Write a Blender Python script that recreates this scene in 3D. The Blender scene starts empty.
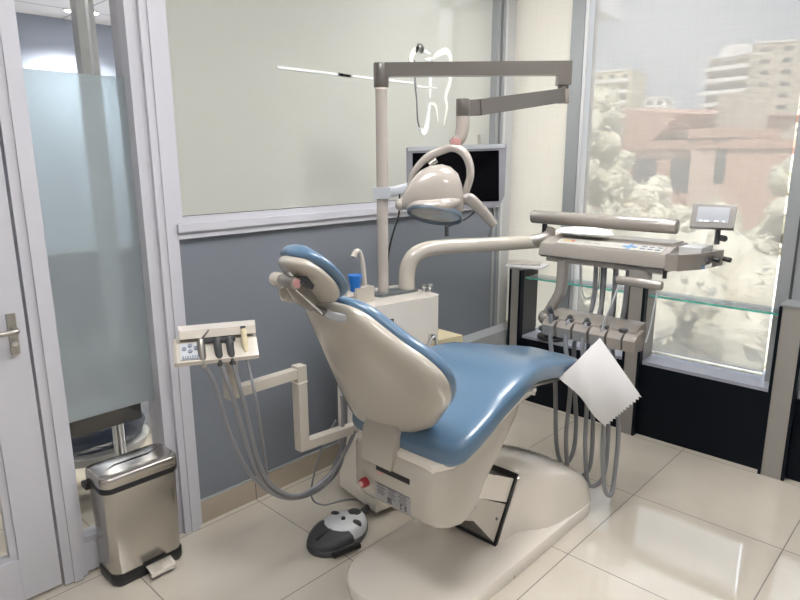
import bpy, bmesh, math, random
from mathutils import Vector, Matrix, noise
random.seed(7)
PI = math.pi
scn = bpy.context.scene
COL = scn.collection
V = Vector

# ------------------------------------------------------------------ materials
def nt(name):
    m = bpy.data.materials.new(name); m.use_nodes = True
    n = m.node_tree.nodes; n.clear()
    return m, n, m.node_tree.links

def mat(name, col, rough=0.5, metal=0.0, spec=0.5, coat=0.0, coat_rough=0.05, var=0.0, vscale=6.0, bump=0.0, bscale=200.0, ior=1.5, aniso=0.0):
    m, n, l = nt(name)
    o = n.new('ShaderNodeOutputMaterial'); p = n.new('ShaderNodeBsdfPrincipled')
    l.new(p.outputs[0], o.inputs[0])
    p.inputs['Base Color'].default_value = (*col, 1); p.inputs['Roughness'].default_value = rough
    p.inputs['Metallic'].default_value = metal; p.inputs['IOR'].default_value = ior
    p.inputs['Specular IOR Level'].default_value = spec
    p.inputs['Coat Weight'].default_value = coat; p.inputs['Coat Roughness'].default_value = coat_rough
    p.inputs['Anisotropic'].default_value = aniso
    tc = n.new('ShaderNodeTexCoord')
    nz = n.new('ShaderNodeTexNoise'); nz.inputs['Scale'].default_value = vscale; nz.inputs['Detail'].default_value = 4
    l.new(tc.outputs['Object'], nz.inputs['Vector'])
    mx = n.new('ShaderNodeMixRGB'); mx.blend_type = 'MULTIPLY'; mx.inputs[0].default_value = 1.0
    mx.inputs[1].default_value = (*col, 1)
    rp = n.new('ShaderNodeMapRange'); rp.inputs[3].default_value = 1 - var; rp.inputs[4].default_value = 1 + var
    l.new(nz.outputs['Fac'], rp.inputs[0])
    cb = n.new('ShaderNodeCombineColor')
    for i in range(3): l.new(rp.outputs[0], cb.inputs[i])
    l.new(cb.outputs[0], mx.inputs[2]); l.new(mx.outputs[0], p.inputs['Base Color'])
    if bump:
        n2 = n.new('ShaderNodeTexNoise'); n2.inputs['Scale'].default_value = bscale; n2.inputs['Detail'].default_value = 2
        l.new(tc.outputs['Object'], n2.inputs['Vector'])
        b = n.new('ShaderNodeBump'); b.inputs['Strength'].default_value = bump; b.inputs['Distance'].default_value = 0.002
        l.new(n2.outputs['Fac'], b.inputs['Height']); l.new(b.outputs[0], p.inputs['Normal'])
    return m

def emit(name, col, s):
    m, n, l = nt(name)
    o = n.new('ShaderNodeOutputMaterial'); e = n.new('ShaderNodeEmission')
    e.inputs[0].default_value = (*col, 1); e.inputs[1].default_value = s
    l.new(e.outputs[0], o.inputs[0]); return m

def glass_clear(name, tint=(0.97, 0.97, 0.96), ior=1.5):
    m, n, l = nt(name)
    o = n.new('ShaderNodeOutputMaterial'); t = n.new('ShaderNodeBsdfTransparent'); t.inputs[0].default_value = (*tint, 1)
    g = n.new('ShaderNodeBsdfGlossy'); g.inputs['Roughness'].default_value = 0.0
    f = n.new('ShaderNodeFresnel'); f.inputs[0].default_value = ior
    x = n.new('ShaderNodeMixShader')
    l.new(f.outputs[0], x.inputs[0]); l.new(t.outputs[0], x.inputs[1]); l.new(g.outputs[0], x.inputs[2]); l.new(x.outputs[0], o.inputs[0])
    return m

def frosted(name, col, see=0.5, rough=0.45, ior=1.5, back=0.5):
    """glass with an etched film: part scattering film, part blurred view through, under a glossy glass face"""
    m, n, l = nt(name)
    o = n.new('ShaderNodeOutputMaterial')
    d0 = n.new('ShaderNodeBsdfDiffuse'); d0.inputs[0].default_value = (*col, 1)
    tr = n.new('ShaderNodeBsdfTranslucent'); tr.inputs[0].default_value = (*col, 1)
    d = n.new('ShaderNodeMixShader'); d.inputs[0].default_value = back; l.new(d0.outputs[0], d.inputs[1]); l.new(tr.outputs[0], d.inputs[2])
    r = n.new('ShaderNodeBsdfRefraction'); r.inputs['Roughness'].default_value = rough; r.inputs['IOR'].default_value = 1.02
    r.inputs[0].default_value = (0.86, 0.93, 0.92, 1)
    x = n.new('ShaderNodeMixShader'); x.inputs[0].default_value = see
    l.new(d.outputs[0], x.inputs[1]); l.new(r.outputs[0], x.inputs[2])
    g = n.new('ShaderNodeBsdfGlossy'); g.inputs['Roughness'].default_value = 0.0
    f = n.new('ShaderNodeFresnel'); f.inputs[0].default_value = ior
    y = n.new('ShaderNodeMixShader')
    l.new(f.outputs[0], y.inputs[0]); l.new(x.outputs[0], y.inputs[1]); l.new(g.outputs[0], y.inputs[2]); l.new(y.outputs[0], o.inputs[0])
    return m

def blind_mat(name, col, openness=0.22, tl=0.75):
    m, n, l = nt(name)
    o = n.new('ShaderNodeOutputMaterial')
    t = n.new('ShaderNodeBsdfTransparent')
    a = n.new('ShaderNodeBsdfTranslucent'); d = n.new('ShaderNodeBsdfDiffuse')
    tc = n.new('ShaderNodeTexCoord')
    mp = n.new('ShaderNodeMapping'); mp.inputs['Scale'].default_value = (1, 90, 3); l.new(tc.outputs['Object'], mp.inputs[0])
    mp2 = n.new('ShaderNodeMapping'); mp2.inputs['Scale'].default_value = (1, 3, 90); l.new(tc.outputs['Object'], mp2.inputs[0])
    n1 = n.new('ShaderNodeTexNoise'); n1.inputs['Scale'].default_value = 1.0; l.new(mp.outputs[0], n1.inputs[0])
    n2 = n.new('ShaderNodeTexNoise'); n2.inputs['Scale'].default_value = 1.0; l.new(mp2.outputs[0], n2.inputs[0])
    ad = n.new('ShaderNodeMath'); ad.operation = 'ADD'; l.new(n1.outputs['Fac'], ad.inputs[0]); l.new(n2.outputs['Fac'], ad.inputs[1])
    rg = n.new('ShaderNodeMapRange'); rg.inputs[1].default_value = 0.6; rg.inputs[2].default_value = 1.4; rg.inputs[3].default_value = 0.97; rg.inputs[4].default_value = 1.03
    l.new(ad.outputs[0], rg.inputs[0])
    mu = n.new('ShaderNodeMixRGB'); mu.blend_type = 'MULTIPLY'; mu.inputs[0].default_value = 1; mu.inputs[1].default_value = (*col, 1)
    cb = n.new('ShaderNodeCombineColor')
    for i in range(3): l.new(rg.outputs[0], cb.inputs[i])
    l.new(cb.outputs[0], mu.inputs[2])
    l.new(mu.outputs[0], a.inputs[0]); l.new(mu.outputs[0], d.inputs[0])
    x = n.new('ShaderNodeMixShader'); x.inputs[0].default_value = tl
    l.new(d.outputs[0], x.inputs[1]); l.new(a.outputs[0], x.inputs[2])
    y = n.new('ShaderNodeMixShader'); y.inputs[0].default_value = openness
    l.new(x.outputs[0], y.inputs[1]); l.new(t.outputs[0], y.inputs[2]); l.new(y.outputs[0], o.inputs[0])
    return m

def tile_mat(name):
    m, n, l = nt(name)
    o = n.new('ShaderNodeOutputMaterial'); p = n.new('ShaderNodeBsdfPrincipled'); l.new(p.outputs[0], o.inputs[0])
    tc = n.new('ShaderNodeTexCoord'); sp = n.new('ShaderNodeSeparateXYZ'); l.new(tc.outputs['Object'], sp.inputs[0])
    def lines(sock, off):
        a = n.new('ShaderNodeMath'); a.operation = 'SUBTRACT'; l.new(sock, a.inputs[0]); a.inputs[1].default_value = off
        b = n.new('ShaderNodeMath'); b.operation = 'PINGPONG'; l.new(a.outputs[0], b.inputs[0]); b.inputs[1].default_value = 0.3
        c = n.new('ShaderNodeMath'); c.operation = 'LESS_THAN'; l.new(b.outputs[0], c.inputs[0]); c.inputs[1].default_value = 0.0022
        return c.outputs[0]
    lx = lines(sp.outputs[0], 1.41 + 0.0); ly = lines(sp.outputs[1], 1.012)
    mx = n.new('ShaderNodeMath'); mx.operation = 'MAXIMUM'; l.new(lx, mx.inputs[0]); l.new(ly, mx.inputs[1])
    nz = n.new('ShaderNodeTexNoise'); nz.inputs['Scale'].default_value = 2.2; nz.inputs['Detail'].default_value = 6; nz.inputs['Distortion'].default_value = 1.2
    l.new(tc.outputs['Object'], nz.inputs[0])
    cr = n.new('ShaderNodeValToRGB'); cr.color_ramp.elements[0].position = 0.3; cr.color_ramp.elements[1].position = 0.72
    cr.color_ramp.elements[0].color = (0.62, 0.565, 0.48, 1); cr.color_ramp.elements[1].color = (0.695, 0.64, 0.55, 1)
    l.new(nz.outputs['Fac'], cr.inputs[0])
    c2 = n.new('ShaderNodeMixRGB'); l.new(mx.outputs[0], c2.inputs[0]); l.new(cr.outputs[0], c2.inputs[1]); c2.inputs[2].default_value = (0.12, 0.1, 0.085, 1)
    l.new(c2.outputs[0], p.inputs['Base Color'])
    p.inputs['IOR'].default_value = 2.4
    r = n.new('ShaderNodeMapRange'); r.inputs[3].default_value = 0.012; r.inputs[4].default_value = 0.6; l.new(mx.outputs[0], r.inputs[0]); l.new(r.outputs[0], p.inputs['Roughness'])
    return m

MT = {}
MT['armshaded'] = mat('backlit_arm_enamel', (0.115, 0.103, 0.092), 0.3, coat=0.5, var=0.02)  # cream enamel darkened: the arms' backlit shade is put into the colour
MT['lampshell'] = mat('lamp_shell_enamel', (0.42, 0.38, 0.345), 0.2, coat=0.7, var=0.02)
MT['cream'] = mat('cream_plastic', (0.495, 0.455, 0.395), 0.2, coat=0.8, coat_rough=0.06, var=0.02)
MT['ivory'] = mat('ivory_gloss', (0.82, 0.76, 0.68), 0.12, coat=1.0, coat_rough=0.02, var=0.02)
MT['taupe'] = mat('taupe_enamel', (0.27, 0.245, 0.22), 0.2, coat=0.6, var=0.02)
MT['yellowcream'] = mat('yellowed_plastic', (0.68, 0.60, 0.40), 0.4, var=0.04)
MT['blue'] = mat('blue_leatherette', (0.092, 0.172, 0.272), 0.3, coat=0.35, coat_rough=0.16, var=0.06, vscale=9, bump=0.12, bscale=450)
MT['wall'] = mat('grey_blue_paint', (0.182, 0.20, 0.233), 0.55, var=0.03, vscale=3, bump=0.05, bscale=90)
MT['white'] = mat('white_paint', (0.76, 0.75, 0.77), 0.6, var=0.02)
MT['roomwall'] = mat('pale_room_paint', (0.50, 0.50, 0.50), 0.8, var=0.02)
MT['frame'] = mat('white_lacquered_frame', (0.53, 0.53, 0.575), 0.35, coat=0.15, var=0.03, vscale=4)
MT['skirt'] = mat('beige_skirting_tile', (0.40, 0.345, 0.275), 0.18, var=0.05, vscale=5)
MT['alu'] = mat('grey_aluminium', (0.33, 0.345, 0.355), 0.42, metal=0.35, var=0.03)
MT['alulight'] = mat('pale_aluminium', (0.60, 0.61, 0.62), 0.4, metal=0.3, var=0.03)
MT['dark'] = mat('black_gloss_panel', (0.004, 0.006, 0.010), 0.4, spec=0.12, var=0.1)
MT['postgrey'] = mat('grey_stone_laminate', (0.27, 0.255, 0.235), 0.35, var=0.05, vscale=8)
MT['sill'] = mat('grey_sill_laminate', (0.33, 0.34, 0.40), 0.25, var=0.03)
MT['ledge'] = mat('grey_ledge_paint', (0.36, 0.37, 0.38), 0.5, var=0.03)
MT['steel'] = mat('brushed_steel', (0.50, 0.475, 0.445), 0.24, metal=1.0, var=0.04, vscale=12, aniso=0.5)
MT['chrome'] = mat('chrome', (0.72, 0.72, 0.72), 0.15, metal=1.0)
MT['satin'] = mat('satin_nickel', (0.42, 0.40, 0.37), 0.32, metal=0.9)
MT['black'] = mat('black_plastic', (0.012, 0.012, 0.013), 0.4, var=0.05)
MT['rubber'] = mat('dark_grey_rubber', (0.05, 0.052, 0.057), 0.5, var=0.05)
MT['hose'] = mat('grey_hose_silicone', (0.23, 0.235, 0.25), 0.4, var=0.03)
MT['hosedark'] = mat('dark_hose_silicone', (0.055, 0.058, 0.063), 0.45, var=0.03)
MT['greyplate'] = mat('grey_green_plate', (0.11, 0.125, 0.13), 0.4)
MT['collar'] = mat('light_grey_clamp', (0.42, 0.44, 0.47), 0.35)
MT['monitor'] = mat('silver_grey_bezel', (0.22, 0.22, 0.25), 0.35, var=0.02)
MT['screen'] = mat('dark_screen', (0.002, 0.002, 0.003), 0.1, spec=0.12)
MT['lcd'] = mat('grey_display', (0.24, 0.255, 0.285), 0.2)
MT['panelgrey'] = mat('keypad_foil', (0.40, 0.39, 0.365), 0.35)
MT['keyblue'] = mat('blue_keys', (0.14, 0.29, 0.50), 0.4)
MT['keydark'] = mat('grey_blue_key', (0.16, 0.19, 0.25), 0.4)
MT['keyyellow'] = mat('yellow_mark', (0.62, 0.45, 0.10), 0.5)
MT['keyred'] = mat('red_mark', (0.50, 0.10, 0.06), 0.5)
MT['red'] = mat('red_plastic', (0.30, 0.02, 0.025), 0.35)
MT['pink'] = mat('pink_mark', (0.62, 0.33, 0.32), 0.4)
MT['cup'] = mat('blue_cup_plastic', (0.012, 0.16, 0.55), 0.3)
MT['paper'] = mat('white_paper', (0.66, 0.655, 0.66), 0.85, var=0.03, vscale=14, bump=0.2, bscale=30)
MT['magazine'] = mat('grey_magazine_cover', (0.46, 0.42, 0.39), 0.4, var=0.25, vscale=18)
MT['labelgrey'] = mat('grey_label', (0.33, 0.33, 0.33), 0.5)
MT['ink'] = mat('dark_print', (0.07, 0.07, 0.08), 0.6)
MT['pedalwhite'] = mat('pedal_white', (0.68, 0.69, 0.71), 0.3)
MT['lampglass'] = mat('lamp_lens', (0.50, 0.47, 0.42), 0.12, metal=0.3, var=0.15, vscale=30)
MT['bezel'] = mat('slate_blue_bezel', (0.10, 0.13, 0.16), 0.35)
MT['bench'] = mat('black_bench_pad', (0.012, 0.012, 0.014), 0.45, var=0.2, vscale=20)
MT['navy'] = mat('navy_fabric', (0.02, 0.04, 0.08), 0.6, var=0.2, vscale=20)
MT['lobbywall'] = mat('lobby_blue_grey_paint', (0.30, 0.34, 0.43), 0.7, var=0.02)
MT['tubgrey'] = mat('pale_tub_plastic', (0.45, 0.45, 0.44), 0.4)
MT['floor'] = tile_mat('polished_porcelain_tile')
MT['film'] = frosted('milky_film_glass', (0.62, 0.63, 0.575), see=0.03, rough=0.5, ior=2.6, back=0.18)
MT['frost'] = frosted('frosted_glass', (0.50, 0.54, 0.57), see=0.5, rough=0.4, ior=1.5)
MT['clear'] = glass_clear('clear_glass')
MT['shelf'] = glass_clear('pale_shelf_glass', (0.84, 0.89, 0.91), 1.6)
MT['glassedge'] = mat('green_glass_edge', (0.10, 0.42, 0.34), 0.15)
MT['decal'] = mat('white_decal', (0.95, 0.96, 0.97), 0.3, metal=0.35)
MT['decalcream'] = mat('cream_decal', (0.93, 0.92, 0.84), 0.35, metal=0.3)
MT['decalgrey'] = mat('grey_decal', (0.14, 0.15, 0.15), 0.4)
MT['blind'] = blind_mat('screen_blind_weave', (0.57, 0.55, 0.52), openness=0.42)
MT['blindcream'] = blind_mat('cream_blind_weave', (0.88, 0.85, 0.79), openness=0.16)
MT['bowl'] = frosted('milky_bowl_glass', (0.6, 0.6, 0.58), see=0.35, rough=0.3)

for k_ in ('ivory', 'blue'):
    for nd_ in MT[k_].node_tree.nodes:
        if nd_.type == 'BSDF_PRINCIPLED': nd_.inputs['Coat IOR'].default_value = 1.8
# ------------------------------------------------------------------ mesh builder
def catmull(pts, seg=8):
    pts = [V(p) for p in pts]
    if len(pts) < 3: return pts
    out = []
    P = [pts[0] * 2 - pts[1]] + pts + [pts[-1] * 2 - pts[-2]]
    for i in range(1, len(P) - 2):
        p0, p1, p2, p3 = P[i - 1:i + 3]
        for k in range(seg):
            t = k / seg
            out.append(0.5 * ((2 * p1) + (p2 - p0) * t + (2 * p0 - 5 * p1 + 4 * p2 - p3) * t * t + (3 * p1 - p0 - 3 * p2 + p3) * t ** 3))
    out.append(pts[-1]); return out

class B:
    def __init__(s): s.bm = bmesh.new()
    def _bev(s, faces, w, seg=3):
        if not w: return
        es = {e for f in faces for e in f.edges if len(e.link_faces) == 2 and e.calc_face_angle(0) > 0.5}
        bmesh.ops.bevel(s.bm, geom=list(es), offset=w, segments=seg, profile=0.5, affect='EDGES', clamp_overlap=True)
    def box(s, c, d, rot=None, bev=0.0, seg=3, taper=None):
        M = Matrix.Translation(V(c)) @ (rot.to_4x4() if rot is not None else Matrix.Identity(4))
        vs = []
        for x in (-.5, .5):
            for y in (-.5, .5):
                for z in (-.5, .5):
                    k = taper if (taper and z > 0) else 1.0
                    vs.append(s.bm.verts.new(M @ V((x * d[0] * k, y * d[1] * k, z * d[2]))))
        idx = [(0, 1, 3, 2), (4, 6, 7, 5), (0, 4, 5, 1), (2, 3, 7, 6), (0, 2, 6, 4), (1, 5, 7, 3)]
        fs = [s.bm.faces.new([vs[i] for i in f]) for f in idx]
        s._bev(fs, bev, seg); return s
    def span(s, a, b, **k):
        c = [(a[i] + b[i]) / 2 for i in range(3)]; d = [abs(b[i] - a[i]) for i in range(3)]
        return s.box(c, d, **k)
    def loft(s, rings, cap=True):
        R = [[s.bm.verts.new(V(p)) for p in r] for r in rings]; n = len(R[0])
        for i in range(len(R) - 1):
            for j in range(n):
                s.bm.faces.new((R[i][j], R[i][(j + 1) % n], R[i + 1][(j + 1) % n], R[i + 1][j]))
        if cap:
            s.bm.faces.new(R[0][::-1]); s.bm.faces.new(R[-1])
        return s
    def tube(s, pts, r, seg=12, smooth=8, sq=None):
        p = catmull(pts, smooth) if smooth and len(pts) > 2 else [V(q) for q in pts]
        n = len(p); rs = r if isinstance(r, (list, tuple)) else None
        t0 = (p[1] - p[0]).normalized(); up = V((0, 0, 1)) if abs(t0.z) < 0.95 else V((1, 0, 0))
        nrm = (up - t0 * up.dot(t0)).normalized(); rings = []
        for i in range(n):
            t = (p[min(i + 1, n - 1)] - p[max(i - 1, 0)]).normalized()
            nrm = (nrm - t * nrm.dot(t)).normalized(); bi = t.cross(nrm)
            if rs:
                f = i / (n - 1) * (len(rs) - 1); a = int(min(f, len(rs) - 2)); rr = rs[a] + (rs[a + 1] - rs[a]) * (f - a)
            else: rr = r
            ring = []
            for k in range(seg):
                a = 2 * PI * k / seg; ca, sa = math.cos(a), math.sin(a)
                if sq:
                    e = 2.0 / sq[2]; ca = math.copysign(abs(ca) ** e, ca) * sq[0]; sa = math.copysign(abs(sa) ** e, sa) * sq[1]
                ring.append(p[i] + nrm * ca * rr + bi * sa * rr)
            rings.append(ring)
        return s.loft(rings)
    def cyl(s, a, b, r0, r1=None, seg=24, bev=0.0):
        r1 = r0 if r1 is None else r1; a, b = V(a), V(b)
        if bev:
            d = (b - a).normalized()
            pr = [(0, r0 - bev), (bev * .3, r0 - bev * .3), (bev, r0), ((b - a).length - bev, r1), ((b - a).length - bev * .3, r1 - bev * .3), ((b - a).length, r1 - bev)]
        else: pr = [(0, r0), ((b - a).length, r1)]
        return s.axial(a, b - a, pr, seg)
    def axial(s, a, d, prof, seg=24):
        d = V(d).normalized(); a = V(a); up = V((0, 0, 1)) if abs(d.z) < 0.95 else V((1, 0, 0))
        n = (up - d * up.dot(d)).normalized(); b = d.cross(n)
        return s.loft([[a + d * h + (n * math.cos(2 * PI * k / seg) + b * math.sin(2 * PI * k / seg)) * max(r, 1e-4) for k in range(seg)] for h, r in prof])
    def ell(s, c, r, rot=None, seg=24):
        rot = rot if rot is not None else Matrix.Identity(3); rings = []
        for i in range(1, 12):
            th = PI * i / 12
            rings.append([V(c) + rot @ V((r[0] * math.sin(th) * math.cos(2 * PI * k / seg), r[1] * math.sin(th) * math.sin(2 * PI * k / seg), -r[2] * math.cos(th))) for k in range(seg)])
        return s.loft(rings)
    def prism(s, poly, h, M=None, bev=0.0, seg=3):
        M = M if M is not None else Matrix.Identity(4)
        a = [s.bm.verts.new(M @ V((x, y, 0))) for x, y in poly]; b = [s.bm.verts.new(M @ V((x, y, h))) for x, y in poly]
        n = len(a); fs = [s.bm.faces.new(a[::-1]), s.bm.faces.new(b)]
        for i in range(n): fs.append(s.bm.faces.new((a[i], a[(i + 1) % n], b[(i + 1) % n], b[i])))
        s._bev(fs, bev, seg); return s
    def grid(s, f, nu, nv, thick=0.0015):
        """thin sheet: f(u,v) -> point, with real thickness along its own normal"""
        P = [[V(f(i / nu, j / nv)) for j in range(nv + 1)] for i in range(nu + 1)]
        N = (P[-1][0] - P[0][0]).cross(P[0][-1] - P[0][0]).normalized() * thick
        A = [[s.bm.verts.new(q) for q in r] for r in P]; Bv = [[s.bm.verts.new(q + N) for q in r] for r in P]
        for i in range(nu):
            for j in range(nv):
                s.bm.faces.new((A[i][j], A[i][j + 1], A[i + 1][j + 1], A[i + 1][j])); s.bm.faces.new((Bv[i][j], Bv[i + 1][j], Bv[i + 1][j + 1], Bv[i][j + 1]))
        for i in range(nu):
            s.bm.faces.new((A[i][0], A[i + 1][0], Bv[i + 1][0], Bv[i][0])); s.bm.faces.new((A[i + 1][nv], A[i][nv], Bv[i][nv], Bv[i + 1][nv]))
        for j in range(nv):
            s.bm.faces.new((A[0][j + 1], A[0][j], Bv[0][j], Bv[0][j + 1])); s.bm.faces.new((A[nu][j], A[nu][j + 1], Bv[nu][j + 1], Bv[nu][j]))
        return s
    def done(s, name, m, parent=None, ang=38, xf=None, sub=0):
        bm = s.bm
        if xf is not None: bmesh.ops.transform(bm, matrix=xf, verts=bm.verts)
        bmesh.ops.recalc_face_normals(bm, faces=bm.faces)
        thr = math.radians(ang)
        for f in bm.faces: f.smooth = True
        for e in bm.edges: e.smooth = not (len(e.link_faces) == 2 and e.calc_face_angle(0) > thr)
        root = parent
        off = V((0, 0, 0))
        while root is not None: off += root.location; root = root.parent
        if parent is None:
            zs = [v.co.z for v in bm.verts]; n = len(zs)
            c = V((sum(v.co.x for v in bm.verts) / n, sum(v.co.y for v in bm.verts) / n, min(zs)))
            if s.__dict__.get('origin0'): c = V((0, 0, 0))
            off = c
        bmesh.ops.translate(bm, verts=bm.verts, vec=-off)
        me = bpy.data.meshes.new(name); bm.to_mesh(me); bm.free()
        o = bpy.data.objects.new(name, me); COL.objects.link(o)
        if isinstance(m, str): m = MT[m]
        me.materials.append(m)
        if parent is None: o.location = off
        else: o.parent = parent
        if sub:
            k = o.modifiers.new('smooth', 'SUBSURF'); k.levels = sub; k.render_levels = sub
        return o

def thing(name, label, cat, loc, group=None):
    o = bpy.data.objects.new(name, None); COL.objects.link(o); o.location = loc; o.empty_display_size = 0.05
    o['label'] = label; o['category'] = cat; o['kind'] = 'thing'
    if group: o['group'] = group
    return o
def tag(o, label, cat, group=None):
    o['label'] = label; o['category'] = cat; o['kind'] = 'thing'
    if group: o['group'] = group
    return o
def struct(o, label=None, cat=None):
    o['kind'] = 'structure'
    if label: o['label'] = label
    if cat: o['category'] = cat
    return o
def sroot(name, loc, label, cat):
    o = bpy.data.objects.new(name, None); COL.objects.link(o); o.location = loc; return struct(o, label, cat)
def S(b, name, m, label, cat):
    b.origin0 = True
    return struct(b.done(name, m), label, cat)
def RZ(a): return Matrix.Rotation(math.radians(a), 4, 'Z')
def T(x, y, z): return Matrix.Translation((x, y, z))

# ------------------------------------------------------------------ camera
H = 1.505
right = V((0.6872, -0.7264, -0.004)); down = V((-0.164, -0.150, -0.975)); fwd = V((0.7073, 0.671, -0.222))
yaw, pit, rol = math.radians(46.517), math.radians(12.825), math.radians(0.233)
fwd = V((math.sin(yaw) * math.cos(pit), math.cos(yaw) * math.cos(pit), -math.sin(pit)))
r0 = V((math.cos(yaw), -math.sin(yaw), 0)); d0 = fwd.cross(r0)
right = r0 * math.cos(rol) + d0 * math.sin(rol); down = -r0 * math.sin(rol) + d0 * math.cos(rol)
cam = bpy.data.cameras.new('camera'); co = bpy.data.objects.new('camera', cam); COL.objects.link(co)
cam.sensor_width = 36; cam.lens = 626.9 / 800 * 36; cam.clip_start = 0.03; cam.clip_end = 600
up = -down; bk = -fwd
co.matrix_world = Matrix(((right.x, up.x, bk.x, 0), (right.y, up.y, bk.y, 0), (right.z, up.z, bk.z, H), (0, 0, 0, 1)))
scn.camera = co

# ------------------------------------------------------------------ room shell
YB, XW = 2.251, 3.254
XL, YR, CE = -1.7, -2.5, 2.62          # left wall, rear wall, ceiling
S(B().span((XL - .1, YR - .1, -.1), (3.6, 6.0, 0)), 'floor', 'floor', 'polished beige porcelain tile floor with dark thin joints', 'floor')
S(B().span((XL - .1, YR - .1, CE), (3.6, YB + .12, CE + .2)), 'ceiling', 'white', 'plain white ceiling of the treatment room', 'ceiling')
S(B().span((XL - .1, YR - .1, 0), (XL, YB + .1, CE)), 'wall_left', 'roomwall', 'plain pale wall behind the door side', 'wall')
S(B().span((XL, YR - .1, 0), (3.6, YR, CE)), 'wall_rear', 'roomwall', 'plain pale wall behind the viewer', 'wall')
# back wall: painted lower part, header above the glass
S(B().span((1.125, YB, 0), (3.27, YB + .1, 1.20)), 'wall_back', 'wall', 'grey blue painted half wall under the milky glass', 'wall')
S(B().span((XL, YB, 2.46), (3.6, YB + .1, CE)), 'wall_back_header', 'white', 'white wall strip above the glass partition', 'wall')
sk = B().span((1.135, YB - .012, 0.0), (2.32, YB, .098), bev=.002)
S(sk, 'baseboard_back', 'skirt', 'beige tile baseboard along the grey half wall', 'baseboard')
g = B()
for xx in (1.412, 2.012): g.span((xx - .0015, YB - .0128, 0.0005), (xx + .0015, YB - .011, .098))
S(g, 'trim_1', 'ink', 'thin dark joints of the tile baseboard', 'trim')
S(B().span((1.135, YB - .008, .098), (2.32, YB, .106)), 'trim_2', 'ledge', 'thin grey edge on top of the tile baseboard', 'trim')
S(B().span((2.30, 2.145, 0), (3.385, YB, .44), bev=.004), 'wall_back_ledge', 'ledge', 'low grey ledge along the back wall beside the window', 'wall')

# white joinery: right post of the sidelight and the sill of the milky glass (stepped mouldings)
fr = sroot('trim_3', (1.12, YB, 0), 'white moulded upright and sill around the milky glass', 'trim')
f = B()
for a, b, y in ((1.015, 1.062, -.012), (1.058, 1.09, -.03), (1.086, 1.118, -.036), (1.114, 1.140, -.02)):
    f.span((a, YB + y, 0), (b, YB + .10, 2.5), bev=.004)
f.done('upright', 'frame', fr)
f = B()
f.span((1.135, YB - .022, 1.205), (3.24, YB + .1, 1.235), bev=.005); f.span((1.135, YB - .034, 1.232), (3.24, YB + .1, 1.262), bev=.006); f.span((1.14, YB - .014, 1.258), (3.24, YB + .1, 1.285), bev=.005)
f.span((1.136, YB - .017, 1.268), (1.163, YB + .1, 2.5), bev=.004)
f.done('sill', 'frame', fr)
# milky glass
w = sroot('window_2', (2.2, YB + .04, 1.28), 'large milky filmed glass pane above the grey half wall', 'window')
B().span((1.145, YB + .04, 1.265), (3.21, YB + .05, 2.47)).done('pane', 'film', w)
B().span((1.145, YB + .028, 1.275), (3.205, YB + .039, 1.287)).done('gasket', 'ink', w)
# tooth decal and its stripe on the glass (points in x,z on the pane)
yd = YB + .0365
def strip(pts, ws):
    p = catmull([(x, yd, z) for x, z in pts], 6); n = len(p); L, R = [], []
    for i, q in enumerate(p):
        t = (p[min(i + 1, n - 1)] - p[max(i - 1, 0)]).normalized(); nn = V((-t.z, 0, t.x))
        k = i / (n - 1) * (len(ws) - 1); a = int(min(k, len(ws) - 2)); wv = ws[a] + (ws[a + 1] - ws[a]) * (k - a)
        L.append(q + nn * wv / 2); R.append(q - nn * wv / 2)
    b = B(); va = [b.bm.verts.new(q) for q in L]; vb = [b.bm.verts.new(q) for q in R]
    vc = [b.bm.verts.new(q + V((0, .003, 0))) for q in L]; vd = [b.bm.verts.new(q + V((0, .003, 0))) for q in R]
    for i in range(n - 1):
        b.bm.faces.new((va[i], va[i + 1], vb[i + 1], vb[i])); b.bm.faces.new((vc[i], vd[i], vd[i + 1], vc[i + 1]))
        b.bm.faces.new((va[i], vc[i], vc[i + 1], va[i + 1])); b.bm.faces.new((vb[i], vb[i + 1], vd[i + 1], vd[i]))
    b.bm.faces.new((va[0], vb[0], vd[0], vc[0])); b.bm.faces.new((va[-1], vc[-1], vd[-1], vb[-1]))
    return b
strip([(2.5159, 1.9707), (2.5007, 1.9981), (2.531, 2.0398), (2.5771, 2.0643)], [.012, .03, .03, .01]).done('tooth_logo', 'decalcream', w)
strip([(2.5387, 2.031), (2.5617, 2.0577), (2.585, 2.0555), (2.5773, 2.0303)], [.014, .034, .034, .018]).done('tooth_logo', 'decalgrey', w)
strip([(2.585, 2.0506), (2.6244, 2.0404), (2.6565, 2.034)], [.028, .016, .004]).done('tooth_logo', 'decal', w)
strip([(2.6089, 2.0043), (2.6649, 2.005), (2.6491, 1.9686), (2.6538, 1.9039), (2.6507, 1.8125)], [.006, .03, .022, .02, .014]).done('tooth_logo', 'decal', w)
strip([(2.6568, 2.0042), (2.7135, 2.0401), (2.7801, 2.0624), (2.8147, 2.0407), (2.8245, 1.9902), (2.8176, 1.9066), (2.7846, 1.8312), (2.7944, 1.7687), (2.7702, 1.6776)], [.006, .03, .036, .034, .026, .024, .022, .016, .004]).done('tooth_logo', 'decalcream', w)
strip([(2.5311, 1.9915), (2.5352, 1.8698), (2.5471, 1.7962), (2.5553, 1.696), (2.5793, 1.6407)], [.006, .010, .006, .008, .006]).done('tooth_logo', 'decalgrey', w)
strip([(2.5633, 1.6556), (2.6035, 1.6361), (2.6276, 1.6678), (2.6433, 1.7405), (2.651, 1.787)], [.01, .034, .034, .018, .02]).done('tooth_logo', 'decal', w)
strip([(2.651, 1.787), (2.6923, 1.779), (2.7095, 1.7436), (2.7187, 1.6917)], [.012, .02, .014, .006]).done('tooth_logo', 'decalcream', w)
strip([(2.5469, 1.8657), (2.6019, 1.8648), (2.7077, 1.8674)], [.012, .009, .006]).done('tooth_logo', 'decal', w)
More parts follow.
